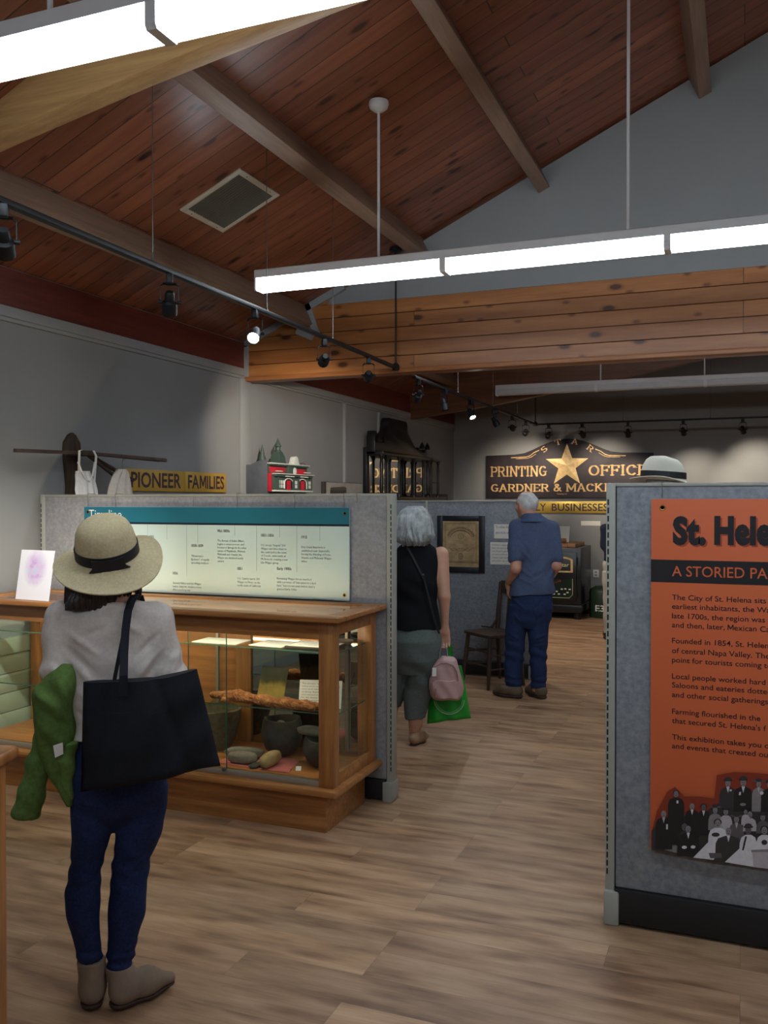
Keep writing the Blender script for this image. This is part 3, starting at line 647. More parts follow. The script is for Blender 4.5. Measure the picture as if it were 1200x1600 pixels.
# ================================================================== DISPLAY CASE
M_oak = wood('oak_case', (140, 90, 46), (184, 126, 72), 0, 1.0, .32, .7)
M_oakv = wood('oak_case_upright', (140, 90, 46), (186, 128, 74), 2, 1.0, .32, .7)
M_oakd = wood('oak_deck', (150, 92, 46), (188, 124, 68), 0, .9, .4, .5)
M_glass = glass('clear_glass')
M_mirror = pm('mirror_silver', (200, 205, 202), .03, 1.0, var=0)
M_alu = pm('track_aluminium', (176, 172, 160), .35, .7, var=.03)
M_edge = pm('glass_edge', (60, 92, 78), .2, var=.05)
cx0, cx1, cy0, cy1 = -4.20, -1.852, 3.965, 4.515
case = thing('display_case', 'long oak display case with glass front and shelves against the grey partition', 'display case', (-3.0, 4.24, 0))
solid('plinth', M_oak, case, (cx0+.06, -1.912, 4.005, 4.50, 0, .205), bevel=.004)
solid('ledge', M_oak, case, (cx0-.02, -1.818, 3.918, 4.535, .205, .238), bevel=.012)
solid('deck', M_oakd, case, (cx0+.03, cx1-.03, cy0+.03, cy1-.02, .238, .272), bevel=.002)
for x in (cx0, cx1-.082):
    for y in (cy0, cy1-.07): solid('corner_post', M_oakv, case, (x, x+.082, y, y+.07, .238, 1.06), bevel=.004)
solid('front_apron', M_oak, case, (cx0+.08, cx1-.08, cy0+.002, cy0+.03, .968, 1.06), bevel=.003)
solid('end_apron', M_oak, case, (cx1-.028, cx1-.003, cy0+.07, cy1-.07, .985, 1.06), bevel=.003)
solid('end_rail', M_oak, case, (cx1-.028, cx1-.003, cy0+.07, cy1-.07, .238, .30), bevel=.003)
solid('back_rail', M_oak, case, (cx0+.08, cx1-.08, cy1-.03, cy1-.004, .975, 1.06), bevel=.003)
tp = MB()
for q in ((cx0-.03, -1.797, 3.905, 4.0), (cx0-.03, -1.797, 4.44, 4.535), (cx0-.03, cx0+.07, 4.0, 4.44), (-1.90, -1.797, 4.0, 4.44)): tp.box(q[0], q[1], q[2], q[3], 1.06, 1.09)
tp.build('top_frame', M_oak, case, bevel=.009, seg=3)
solid('top_glass', M_glass, case, (cx0+.06, -1.895, 3.99, 4.45, 1.078, 1.084), bevel=0)
solid('end_glass', M_glass, case, (cx1-.018, cx1-.013, cy0+.06, cy1-.06, .295, .99), bevel=0)
solid('left_end_glass', M_glass, case, (cx0+.013, cx0+.018, cy0+.06, cy1-.06, .272, 1.05), bevel=0)
for a, b_, y in ((cx0+.08, -2.47, 3.982), (-2.71, cx1-.08, 3.994)):
    g = solid('sliding_glass', M_glass, case, (a, b_, y, y+.005, .252, .975), bevel=0)
    for x in ((b_,) if a < -4 else (a,)): MB().box(x-.0015, x+.0015, y-.0005, y+.0055, .255, .968).build('pane_edge', M_edge, g)
solid('sliding_track', M_alu, case, (cx0+.08, cx1-.08, 3.972, 4.004, .238, .266), bevel=.002)
lk = MB().lathe([(0, .018), (.009, .017), (.01, .012), (.012, .01), (.012, 0)], (-2.475, 3.976, .268), 14, Euler((PI/2, 0, 0)).to_matrix()).build('case_lock', M_wire, case, smooth=True)
solid('back_panel', M_oakd, case, (-3.30, -2.70, 4.462, 4.475, .275, .975), bevel=.002)
for a, b_ in ((-2.70, -2.60), (-3.40, -3.30)): solid('back_stile', M_oakv, case, (a, b_, 4.452, 4.478, .272, .975), bevel=.003)
for a, b_ in ((-2.60, cx1-.082), (cx0+.082, -3.40)): solid('back_mirror', M_mirror, case, (a, b_, 4.467, 4.473, .272, .975), bevel=0)
for x in (-2.82, -2.0, -3.6):
    sb = MB().box(x-.008, x+.008, 4.447, 4.461, .29, .96).build('shelf_standard', M_alu, case)
for z, nm in ((.888, 'upper'), (.577, 'lower')):
    g = solid('glass_shelf', M_glass, case, (cx0+.03, cx1-.035, 4.075, 4.445, z-.006, z), bevel=0)
    MB().box(cx0+.03, cx1-.035, 4.0735, 4.0752, z-.006, z).box(cx1-.0352, cx1-.034, 4.075, 4.445, z-.006, z).build('polished_edge', M_edge, g)
solid('lamp_tube', emit('case_lamp', (1, .83, .55), CASE), case, (cx0+.15, cx1-.15, 3.997, 4.012, .985, 1.0), bevel=0)
# ------------------------------------------------------------------ things in the case
SDF_LATER = []
M_stone = pm('stone_dark', (66, 62, 56), .85, var=.3, scale=22, bump=.5, bscale=120)
M_stone2 = pm('stone_grey', (128, 118, 102), .85, var=.2, scale=30, bump=.4, bscale=160)
M_stone3 = pm('stone_tan', (164, 136, 90), .85, var=.2, scale=26, bump=.5, bscale=120)
M_pink = fabric('pink_cloth', (190, 98, 92), (214, 128, 120), 90)
M_paper = pm('paper_white', (228, 226, 216), .7, var=.02)
M_pink.name = 'pink_cloth'
DZ = .2725
pc = MB(); nu, nv = 16, 8
ps = [(-2.56, 4.03), (-2.13, 4.02), (-2.18, 4.24), (-2.56, 4.26)]
vs = []
for j in range(nv+1):
    for i in range(nu+1):
        u, v = i/nu, j/nv
        a = [ps[0][k]*(1-u)+ps[1][k]*u for k in (0, 1)]; b_ = [ps[3][k]*(1-u)+ps[2][k]*u for k in (0, 1)]
        vs.append((a[0]*(1-v)+b_[0]*v, a[1]*(1-v)+b_[1]*v, DZ+.002+.0015*math.sin(9*u+4*v)))
n1 = len(vs); vs += [(x, y, DZ+.0002) for x, y, z in vs]
fsq = [(j*(nu+1)+i, j*(nu+1)+i+1, (j+1)*(nu+1)+i+1, (j+1)*(nu+1)+i) for j in range(nv) for i in range(nu)]
fsq += [tuple(n1+k for k in reversed(q)) for q in list(fsq)]
tag(pc.add(vs, fsq).build('cloth', M_pink, smooth=True, org=(-2.4, 4.15, DZ)), 'pink cloth spread on the floor of the display case', 'cloth')
def rock(name, mat, c, r, label, cat, rot=(0, 0, 0), lump=.06, seed=0, power=2.0, org_z=None):
    rnd = random.Random(seed); ph = [rnd.uniform(0, 6) for _ in range(6)]; R = Euler(rot).to_matrix(); mb = MB(); n, m = 28, 18; vs = []
    for j in range(m+1):
        t = -PI/2+PI*j/m
        for i in range(n):
            a = 2*PI*i/n; d = Vector((math.cos(t)*math.cos(a), math.cos(t)*math.sin(a), math.sin(t)))
            k = 1+lump*(math.sin(3*d.x+ph[0])*math.sin(4*d.y+ph[1])+.6*math.sin(7*d.z+ph[2]+3*d.x))
            q = Vector([math.copysign(abs(v)**(2/power), v) for v in d])
            vs.append(R @ Vector((q.x*r[0]*k, q.y*r[1]*k, q.z*r[2]*k))+V3(c))
    fs_ = [(j*n+i, j*n+(i+1) % n, (j+1)*n+(i+1) % n, (j+1)*n+i) for j in range(m) for i in range(n)]
    mb.add(vs, fs_); return tag(mb.build(name, mat, smooth=True, org=(c[0], c[1], min(v.z for v in vs) if org_z is None else org_z)), label, cat)
def bowl(c, R, H, label, tilt=(0, 0, 0), seed=1):
    prof = [(0, 0), (R*.45, .004), (R*.78, H*.18), (R*.97, H*.45), (R, H*.62), (R*.95, H*.85), (R*.86, H), (R*.80, H*1.01), (R*.74, H*.95), (R*.72, H*.7), (R*.6, H*.45), (R*.35, H*.3), (0, H*.26)]
    mb = MB(); mb.lathe(prof, (0, 0, 0), 36); rnd = random.Random(seed)
    Rm = Euler(tilt).to_matrix(); out = []
    for p in mb.v:
        p = Vector(p); a = math.atan2(p.y, p.x); k = 1+.025*math.sin(3*a+rnd.random()*.1)+.02*math.sin(5*a+2+9*p.z)
        out.append(tuple(Rm @ Vector((p.x*k, p.y*k, p.z*(1+.02*math.sin(2*a))))+V3(c)))
    zmin = min(p[2] for p in out); mb.v = [(p[0], p[1], p[2]-zmin+c[2]) for p in out]
    return tag(mb.build('stone_mortar', M_stone, smooth=True, org=c), label, 'stone bowl', 'stone mortars in the case')
bowl((-2.31, 4.285, DZ+.004), .112, .20, 'dark stone mortar bowl in the middle of the display case', seed=2)
bowl((-2.03, 4.20, DZ), .098, .155, 'dark stone mortar bowl beside the right corner post of the display case', (.12, .05, 0), 5)
rock('stone_pestle', M_stone2, (-2.295, 4.265, DZ+.115), (.036, .036, .085), 'short grey stone pestle standing inside the middle mortar bowl', 'stone pestle', (.12, -.1, 0), .03, 3, 2.4)
rock('stone_pestle', M_stone2, (-2.065, 4.165, DZ+.185), (.085, .026, .026), 'slim grey stone pestle laid across the rim of the corner mortar', 'stone pestle', (0, .06, .12), .04, 4, 2.4)
rock('stone_pestle', M_stone2, (-2.47, 4.16, DZ+.033), (.11, .028, .030), 'long grey stone pestle lying at the back beside the tote bag', 'stone pestle', (0, 0, .25), .03, 6, 2.5)
rock('stone_pestle', M_stone2, (-2.425, 4.07, DZ+.034), (.082, .031, .031), 'thick grey stone pestle lying on the front edge of the pink cloth', 'stone pestle', (0, 0, .15), .03, 8, 2.6)
rock('stone_pestle', M_stone3, (-2.265, 4.075, DZ+.042), (.032, .075, .036), 'tan stone pestle lying end-on in front of the middle mortar', 'stone pestle', (.10, 0, -.18), .03, 9, 2.7)
rock('stone_tool', M_stone, (-2.325, 4.055, DZ+.012), (.027, .052, .010), 'flat dark stone blade between the two pestles on the pink cloth', 'stone tool', (.05, 0, -.5), .03, 10, 2.8)
tg = MB().box(-.014, .014, -.0008, .0008, 0, .024, Matrix.Translation((-2.10, 4.07, DZ+.001)) @ Matrix.Rotation(.3, 4, 'Z') @ Matrix.Rotation(-.7, 4, 'X'))
tag(tg.build('number_tag', M_paper, org=(-2.10, 4.07, DZ)), 'tiny white tag lying on the oak deck before the corner mortar', 'tag')
M_bask = pm('basket_weave', (96, 84, 62), .9, var=.35, scale=40, bump=.8, bscale=90)
bk = MB().lathe([(0, 0), (.07, .0), (.10, .05), (.125, .14), (.135, .22), (.12, .225), (.11, .14), (.08, .04), (0, .03)], (-2.72, 4.29, DZ), 30)
tag(bk.build('woven_basket', M_bask, smooth=True, org=(-2.72, 4.29, DZ)), 'dull brown woven basket half hidden behind the black tote bag', 'basket')
# cards and papers
M_print = None
def meadow():
    m, t, p = nt('print_meadow'); v = coords(t)
    sp = N(t, 'ShaderNodeSeparateXYZ'); t.links.new(v, sp.inputs[0]); n = noise(t, v, 26, 6, .7); n2 = noise(t, v, 9, 3)
    ad = N(t, 'ShaderNodeMath', operation='MULTIPLY_ADD'); t.links.new(n2, ad.inputs[0]); ad.inputs[1].default_value = .09; t.links.new(sp.outputs[2], ad.inputs[2])
    a = ramp(t, ad.outputs[0], [(.0, lin((150, 128, 74))), (.13, lin((140, 122, 58))), (.155, lin((58, 60, 28))), (.175, lin((30, 34, 18))), (.30, lin((38, 44, 30)))])
    t.links.new(mixc(t, .55, a, ramp(t, n, [(.3, (.45, .5, .4)), (.7, (1.2, 1.15, 1))]), 'MULTIPLY'), p.inputs['Base Color']); p.inputs['Roughness'].default_value = .35; return m
def card(name, mat, bl, br, h, lean, label, cat, stand=True, text=None, thick=.002):
    """sheet standing on the edge bl-br, leaning back"""
    bl, br = V3(bl), V3(br); u = (br-bl); wd = u.length; u.normalize(); back = Vector((-u.y, u.x, 0)); up = (Vector((0, 0, 1))*math.cos(lean)+back*math.sin(lean)); nrm = u.cross(up)
    t = thing(name, label, cat, bl)
    f = lambda a, b_, d: bl+u*a+up*b_-nrm*(-d)
    def slab(mb, a0, a1, b0, b1, d0, d1): mb.add([f(a, b_, d) for d in (d0, d1) for b_ in (b0, b1) for a in (a0, a1)], [(0, 2, 3, 1), (4, 5, 7, 6), (0, 1, 5, 4), (2, 6, 7, 3), (0, 4, 6, 2), (1, 3, 7, 5)])
    mb = MB(); slab(mb, 0, wd, .002, h, -thick, 0); mb.build('sheet', mat, t)
    if stand:
        sm = MB()
        for a in (wd*.25, wd*.75): sm.tube([f(a, .02, .006), f(a, .0, .008), f(a, -.0, -.004), bl+u*a+back*.07+Vector((0, 0, .003))], .0022, 6); sm.tube([bl+u*a+back*.07+Vector((0, 0, .003)), f(a, h*.55, -.004)], .0022, 6)
        sm.build('easel', M_blk, t)
    if text:
        tm = MB(); ff = lambda a, b_: f(a, b_, .0006)
        for k, s in enumerate(text): put_text(tm, s, ff, .012, h-.022-k*(h-.03)/len(text), (h-.03)/len(text)*.5, width=min(wd-.024, len(s)*(wd-.024)/30), res=1)
        tm.build('lettering', M_ink, t)
    return t, f
S2 = .5775
c_, f_ = card('meadow_photograph', meadow(), (-2.42, 4.20, S2), (-2.245, 4.17, S2), .19, .30, 'photograph of a dry golden meadow on a small black easel, lower glass shelf', 'photograph')
mb = MB(); mb.add([f_(.0, .002, .0005), f_(.178, .002, .0005), f_(.178, .016, .0005), f_(.0, .016, .0005)], [(0, 1, 2, 3)]); mb.build('caption_strip', M_paper, c_)
card('text_card', M_paper, (-2.135, 4.14, S2), (-1.915, 4.19, S2), .145, .25, 'white typed card standing behind the right corner post, lower glass shelf', 'card', True,
     ['The people who lived in this', 'valley wove baskets and hunted', 'deer and rabbit for food and', 'clothing. Rabbit skins were cut', 'and twisted to make blankets', 'for the winter months. Stone', 'bowls and pestles were used', 'to grind acorns into meal.'])
S1 = .8885
for (a, b_, r, lb) in (((-2.76, 4.10), (.27, .17), .02, 'white sheet lying flat on the upper glass shelf, left one of the three'), ((-2.42, 4.12), (.20, .19), -.05, 'white sheet lying flat on the upper glass shelf, middle one of the three')):
    Mx = Matrix.Translation((a[0], a[1], S1)) @ Matrix.Rotation(r, 4, 'Z')
    tag(MB().box(0, b_[0], 0, b_[1], .0003, .003, Mx).build('paper_sheet', M_paper, org=(a[0], a[1], S1)), lb, 'paper')
Mx = Matrix.Translation((-2.195, 4.10, S1)) @ Matrix.Rotation(.03, 4, 'Z')
bkk = thing('document_folder', 'dark folder with a white page on top, upper glass shelf behind the corner post', 'folder', (-2.195, 4.10, S1))
MB().box(0, .27, 0, .2, .0004, .014, Mx).build('cover', pm('folder_dark', (40, 36, 34), .5), bkk, bevel=.002)
MB().box(.012, .262, .01, .19, .0142, .016, Mx).build('page', M_paper, bkk)
tag(MB().lathe([(0, .001), (.05, .001), (.062, .012), (.064, .022), (.058, .022), (.05, .01), (0, .008)], (-1.975, 4.33, S1), 24).build('shallow_dish', pm('dish_clay', (120, 108, 92), .6), smooth=True, org=(-1.975, 4.33, S1)), 'shallow clay dish on the upper glass shelf behind the end pane', 'dish')
# map print standing on top of the case
def mapprint():
    m, t, p = nt('print_map'); v = coords(t); n = noise(t, v, 16, 5, .6); sp = N(t, 'ShaderNodeSeparateXYZ'); t.links.new(v, sp.inputs[0])
    g = N(t, 'ShaderNodeTexGradient', gradient_type='SPHERICAL'); mp = N(t, 'ShaderNodeMapping'); mp.inputs['Location'].default_value = (-1.35, 0, -1.62); mp.inputs['Scale'].default_value = (10, 4, 9)
    t.links.new(v, mp.inputs[0]); t.links.new(mp.outputs[0], g.inputs[0])
    a = ramp(t, n, [(.3, lin((186, 150, 206))), (.5, lin((222, 196, 228))), (.62, lin((206, 206, 226)))])
    fac = N(t, 'ShaderNodeMath', operation='MULTIPLY'); t.links.new(g.outputs[0], fac.inputs[0]); fac.inputs[1].default_value = 1.8; fac.use_clamp = True
    t.links.new(mixc(t, fac.outputs[0], lin((240, 238, 242)), a), p.inputs['Base Color']); p.inputs['Roughness'].default_value = .3; return m
card('map_print', mapprint(), (-3.845, 3.955, 1.0905), (-3.58, 3.925, 1.0905), .285, .16, 'white map print tinted lilac standing on the left end of the display case', 'map print', False, thick=.004)

# ================================================================== LEFT WALL
# yellow PIONEER FAMILIES sign
M_yel = pm('sign_yellow', (196, 156, 62), .45, var=.06, scale=6)
M_purple = pm('letter_plum', (66, 46, 56), .5)
pio = thing('wall_sign', 'yellow wall sign reading PIONEER FAMILIES above the grey partition', 'sign', (XL, 6.12, 1.81), 'yellow category signs')
PXs = XL+.02
for a, b_ in ((5.44, 6.195), (6.20, 6.83)): solid('board', M_yel, pio, (XL+.001, PXs, a, b_, 1.725, 1.892), bevel=.003)
mb = MB(); fl_ = lambda u, v: (PXs+.0006, u, v)
put_text(mb, 'PIONEER', fl_, 5.50, 1.757, .112, width=.64, off=.022); mb.build('lettering', M_purple, pio); mb = MB(); put_text(mb, 'FAMILIES', fl_, 6.24, 1.757, .108, width=.55, off=.022)
mb.build('lettering', M_purple, pio)
# wooden drying rack with fan of arms
M_old = wood('old_wood', (56, 42, 34), (88, 68, 54), 2, .9, .7)
M_olda = wood('old_wood_arm', (62, 46, 40), (96, 74, 64), 1, .9, .7)
rack = thing('drying_rack', 'old dark wooden wall rack with a fan of drying arms', 'drying rack', (XL, 4.87, 1.4))
pr = [(-.075, 1.42), (.075, 1.42), (.085, 1.5), (.06, 1.6), (.05, 1.75), (.07, 1.92), (.078, 2.0), (.072, 2.05), (.03, 2.10), (0, 2.115), (-.03, 2.10), (-.072, 2.05), (-.078, 2.0), (-.07, 1.92), (-.05, 1.75), (-.06, 1.6), (-.085, 1.5)]
MB().prism(pr, lambda u, v, w_: (w_, 4.87+u, v), XL+.002, XL+.03).build('back_board', M_old, rack, bevel=.003)
MB().prism([(0, -.06), (.1, -.06), (.15, -.03), (.15, .03), (.1, .06), (0, .06)], lambda u, v, w_: (XL+.03+u, 4.87+v, w_), 1.955, 1.99).build('arm_holder', M_old, rack, bevel=.003)
hub = Vector((XL+.13, 4.87, 1.975))
def arm(e, w_=.014, h_=.011):
    e = V3(e); d = (e-hub).normalized(); s = Vector((-d.y, d.x, 0)).normalized()
    a = hub+d*.02
    mb = MB(); vs = [p+s*w_*i+Vector((0, 0, h_*j)) for p in (a, e) for i, j in ((-1, -1), (1, -1), (1, 1), (-1, 1))]
    mb.add(vs, [(0, 1, 2, 3), (7, 6, 5, 4), (0, 4, 5, 1), (1, 5, 6, 2), (2, 6, 7, 3), (3, 7, 4, 0)]); mb.build('drying_arm', M_olda, rack, bevel=.002)
arm((-4.0, 4.12, 1.95)); arm((-3.92, 5.42, 1.945)); arm((-3.83, 5.38, 1.94)); arm((-3.72, 5.22, 1.935)); arm((-4.10, 5.35, 1.80)); arm((-4.02, 5.18, 1.76))
# white garments hanging from it
M_lace = fabric('white_cotton', (228, 222, 214), (248, 244, 238), 50, .9, .4)
M_lace2 = fabric('cream_cotton', (218, 204, 188), (240, 230, 216), 50, .9, .4)
def hanging(name, mat, rows, label, X, cat, wob=.012, seed=1):
    """garment from silhouette rows (py, pxL, pxR) hanging in a plane facing the room"""
    rnd = random.Random(seed); n = 24; mb = MB(); vs = []
    pts = [(aX(a, y, X), aX(b_, y, X)) for y, a, b_ in rows]
    for side in (1, -1):
        for j, (a, b_) in enumerate(pts):
            for i in range(n+1):
                u = i/n; p = a.lerp(b_, u); f = math.sin(PI*u)**.6
                vs.append((X+side*(.035*f)+wob*f*math.sin(u*21+seed+j*.25)*(.3+j/len(pts)), p.y, p.z))
    m = len(pts); q = lambda s, j, i: s*m*(n+1)+j*(n+1)+i
    fs_ = [(q(s, j, i), q(s, j, i+1), q(s, j+1, i+1), q(s, j+1, i)) for s in (0, 1) for j in range(m-1) for i in range(n)]
    mb.add(vs, fs_); bm_o = pts[-1][0]
    return mb, (X, (pts[0][0].y+pts[0][1].y)/2, pts[-1][0].z)
mb, og_ = hanging('camisole', M_lace, [(736, 119, 139), (742, 118, 141), (752, 118, 148), (765, 117, 152), (775, 119, 153), (800, 120, 153), (830, 121, 155)], '', -4.02, '')
cam_t = thing('camisole', 'white lace-edged camisole hanging from the dark drying rack', 'garment', og_, 'white garments on the rack')
mb.build('bodice', M_lace, cam_t, smooth=True)
def P_(px, py, X=-4.02): return aX(px, py, X)
for pts in ([(123, 742), (123.5, 722), (124, 704), (128, 703)], [(147, 756), (149, 730), (150, 712), (146, 704)]):
    MB().ribbon([P_(*p) for p in pts], (0, .008, 0), .006).build('shoulder_strap', M_lace, cam_t, smooth=True)
tr = MB(); tr.tube([P_(*p, -3.985) for p in ((122, 722), (127, 736), (133, 748), (140, 752), (145, 742), (148, 722))], .007, 8); tr.build('lace_trim', M_lace, cam_t, smooth=True)
mb, og_ = hanging('blouse', M_lace2, [(733, 185, 194), (739, 179, 200), (748, 174, 203), (760, 170, 205), (775, 167, 208), (800, 166, 210), (830, 166, 211)], '', -3.95, '', .02, 4)
bl_t = thing('blouse', 'cream cotton blouse on a wire hanger under the rack arms', 'garment', og_, 'white garments on the rack')
mb.build('body', M_lace2, bl_t, smooth=True)
MB().tube([P_(*p, -3.95) for p in ((191, 738), (191, 728), (191, 722), (192, 718), (194, 716), (195.5, 718))], .003, 6).build('hanger', M_wire2, bl_t, smooth=True)

# red and green model of a bank building
def q(x, y, X=-4.0): return aX(380+x/10, 680+y/10, X)
M_mg = pm('model_green', (66, 84, 76), .5, var=.08); M_mr = pm('model_red', (190, 34, 52), .5, var=.06); M_mw = pm('model_white', (214, 216, 210), .5); M_ms = pm('model_slate', (84, 88, 96), .6)
mod = thing('building_model', 'red and green model of an ornate bank building above the partition', 'model building', (-4.1, 7.55, 1.66))
FX = -4.0
y0, y1 = 7.155, 7.925; zb = 1.66
zt = q(400, 430).z
def fy(x): return y0+(x-360)/(940-360)*(y1-y0)
def fz(y): return zt+(430-y)*(zt-q(400, 880).z)/450
sp_ = [(-4.24, zb), (FX, zb), (FX, fz(410)), (FX-.03, fz(380)), (-4.1, fz(400)), (-4.17, fz(455)), (-4.21, fz(460)), (-4.24, fz(445))]
MB().prism(sp_, lambda u, v, w_: (u, w_, v), y0-.004, y0+.02).build('side_panel', M_ms, mod, bevel=.002)
MB().prism(sp_, lambda u, v, w_: (u, w_, v), y1-.02, y1+.004).build('side_panel', M_ms, mod, bevel=.002)
MB().box(-4.24, FX, y0+.02, y1-.02, zb, fz(455)).build('body', M_ms, mod)
def front(name, mat, x0, x1, ya, yb, d0, d1, bevel=.002): return MB().box(FX+d0, FX+d1, fy(x0), fy(x1), min(fz(ya), fz(yb)), max(fz(ya), fz(yb))).build(name, mat, mod, bevel=bevel)
front('upper_front', M_mg, 360, 940, 440, 590, 0, .012)
front('red_band', M_mr, 368, 600, 488, 575, .012, .016); front('red_band', M_mr, 745, 915, 500, 590, .012, .016)
front('cornice', M_mw, 355, 945, 428, 446, 0, .045); front('frieze', M_mg, 360, 940, 446, 470, 0, .03)
front('clock_bay', M_mg, 610, 740, 440, 590, 0, .04)
dent = MB()
for i in range(22): dent.box(FX+.03, FX+.04, fy(365+i*26), fy(376+i*26), fz(470), fz(452))
dent.build('dentils', M_mg, mod)
MB().lathe([(0, .006), (.028, .006), (.03, 0)], (FX+.04, fy(702), fz(548)), 20, Euler((0, PI/2, 0)).to_matrix(), sx=1.3).build('clock_face', M_mw, mod)
for a in (448, 880): front('balustrade', M_mw, a, a+68, 548, 562, .012, .05)
front('middle_cornice', M_mw, 385, 960, 592, 606, 0, .085); front('middle_frieze', M_mg, 385, 950, 606, 640, 0, .07)
wins = MB()
for a, b_ in ((520, 580), (590, 650), (750, 800), (812, 868)): wins.box(FX+.07, FX+.075, fy(a), fy(b_), fz(642), fz(624))
wins.build('transom_panels', M_mw, mod)
front('ground_floor', M_mg, 385, 950, 640, 855, 0, .05); front('base_course', M_mw, 380, 955, 855, 880, 0, .07)
front('red_corner', M_mr, 360, 384, 590, 880, 0, .03)
for cx in (590, 805):
    ar = MB(); pts = [(-62, 830), (-62, 730)]+[(-62*math.cos(a*PI/10), 730-62*math.sin(a*PI/10)) for a in range(1, 10)]+[(62, 730), (62, 830)]
    P2 = [(fy(cx+u*1.0), fz(v)) for u, v in pts]
    ar.prism(list(reversed(P2)), lambda u, v, w_: (w_, u, v), FX+.05, FX+.054); d = ar.build('doorway', M_kick, mod)
    rim = MB(); rim.tube([(FX+.055, a, b_) for a, b_ in P2], .006, 6); rim.build('arch_trim', M_mw, d, smooth=True)
    MB().box(FX+.054, FX+.06, fy(cx-30), fy(cx+25), fz(850), fz(700)).build('door_leaf', M_mr, d)
ww = MB()
for cx in (455, 490, 520, 690, 715, 900, 930):
    for k in range(2): ww.box(FX+.05, FX+.054, fy(cx-11), fy(cx+9), fz(755+k*65), fz(700+k*65))
ww.build('window_panels', M_mw, mod)
for cx in (436, 650, 668, 742, 880, 948): MB().box(FX+.05, FX+.062, fy(cx-6), fy(cx+6), fz(852), fz(642)).build('pilaster', M_mg, mod)
cy_ = fy(605)
MB().lathe([(.085, 0), (.085, .012), (.078, .02), (.07, .07), (.052, .10), (.045, .115), (.03, .12)], (FX-.07, cy_, fz(430)), 4, Matrix.Rotation(PI/4, 3, 'Z')).build('dome', M_mg, mod)
MB().lathe([(.034, .115), (.036, .125), (.026, .13), (.024, .16), (.034, .165), (.03, .18), (.012, .215), (0, .25)], (FX-.07, cy_, fz(430)), 12).build('cupola', M_mg, mod, smooth=True)
MB().lathe([(.035, 0), (.035, .06), (.02, .09), (.022, .1), (.008, .15), (0, .19)], (FX-.16, fy(500), fz(440)), 10).build('spire', M_mg, mod, smooth=True)
pd = MB(); pd.prism([(fy(745)+u, fz(430)+v) for u, v in [(-.07, 0), (.07, 0), (.055, .02)]+[(.05*math.cos(a*PI/8), .03+.05*math.sin(a*PI/8)) for a in range(9)]+[(-.055, .02)]], lambda u, v, w_: (w_, u, v), FX-.02, FX+.03)
pd.build('dormer', M_mw, mod, bevel=.002)
# framed print on the left wall, only its top above the partition
fp = thing('mounted_photograph', 'pale mounted photograph of a long building, half hidden by the partition', 'photograph', (XL, 9.3, 1.45))
solid('mount', pm('mount_dark', (60, 54, 50), .6), fp, (XL+.001, XL+.04, 8.78, 9.82, 1.45, 1.862), bevel=.002)
solid('print', pm('print_grey_pale', (176, 172, 166), .5), fp, (XL+.04, XL+.043, 8.83, 9.815, 1.455, 1.857), bevel=0)
pb = MB(); pb.add([(XL+.0436, y, z) for y, z in ((8.9, 1.5), (9.36, 1.5), (9.36, 1.80), (9.30, 1.815), (8.93, 1.80))], [(0, 1, 2, 3, 4)]); pb.build('pictured_building', pm('print_grey_dark', (92, 86, 80), .5), fp)
pw = MB()
for i in range(9):
    for k in range(3): pw.box(XL+.0437, XL+.0442, 8.93+i*.046, 8.955+i*.046, 1.56+k*.08, 1.61+k*.08)
pw.build('pictured_windows', pm('print_black_soft', (44, 42, 40), .5), fp)
sf = thing('small_frame', 'small dark picture frame low on the left wall near the back corner', 'picture frame', (XL, 12.8, 1.35))
solid('frame', pm('frame_dark', (52, 46, 44), .5), sf, (XL+.001, XL+.03, 12.47, 13.2, 1.36, 1.755), bevel=.004)
solid('picture', pm('picture_dim', (112, 108, 104), .5), sf, (XL+.03, XL+.032, 12.53, 13.14, 1.40, 1.715), bevel=0)

# black ornate mirror with turned columns
M_ebon = pm('ebony_wood', (26, 24, 26), .35, var=.2, bump=.05)
mir = thing('ornate_mirror', 'tall black carved mirror frame with turned columns on the left wall', 'mirror', (XL, 10.9, 1.66))
ma, mz = 9.92, 2.20
MB().box(XL+.001, XL+.05, 9.94, 12.0, 1.662, 2.30).build('back_frame', M_ebon, mir, bevel=.003)
MB().box(XL+.05, XL+.056, 10.02, 11.92, 1.72, 2.205).build('mirror_glass', M_mirror, mir)
crest = [(9.93, 2.21), (11.72, 2.20), (11.78, 2.19), (11.85, 2.30), (11.82, 2.37), (11.76, 2.36), (11.72, 2.32), (11.6, 2.33), (11.5, 2.38), (11.44, 2.34), (11.3, 2.40), (11.15, 2.50), (11.06, 2.56), (11.06, 2.66), (11.02, 2.69), (10.42, 2.69), (10.38, 2.64), (10.38, 2.60), (10.34, 2.53), (10.26, 2.47), (10.2, 2.43), (10.12, 2.48), (10.05, 2.42), (10.02, 2.47), (9.96, 2.5), (9.93, 2.42)]
MB().prism(crest, lambda u, v, w_: (w_, u, v), XL+.05, XL+.16).build('crest', M_ebon, mir, bevel=.006)
for y in (9.98, 10.16, 11.52, 11.74): MB().lathe([(.03, 0), (.04, .02), (.03, .05), (.012, .08), (0, .1)], (XL+.2, y, 2.36), 12).build('finial', M_ebon, mir, smooth=True)
MB().box(XL+.05, XL+.27, 9.93, 11.8, 2.205, 2.25).box(XL+.05, XL+.27, 11.66, 12.16, 2.205, 2.23).build('top_shelf', M_ebon, mir, bevel=.006)
MB().box(XL+.0, XL+.27, 9.93, 12.16, 1.662, 1.705).build('base_shelf', M_ebon, mir, bevel=.006)
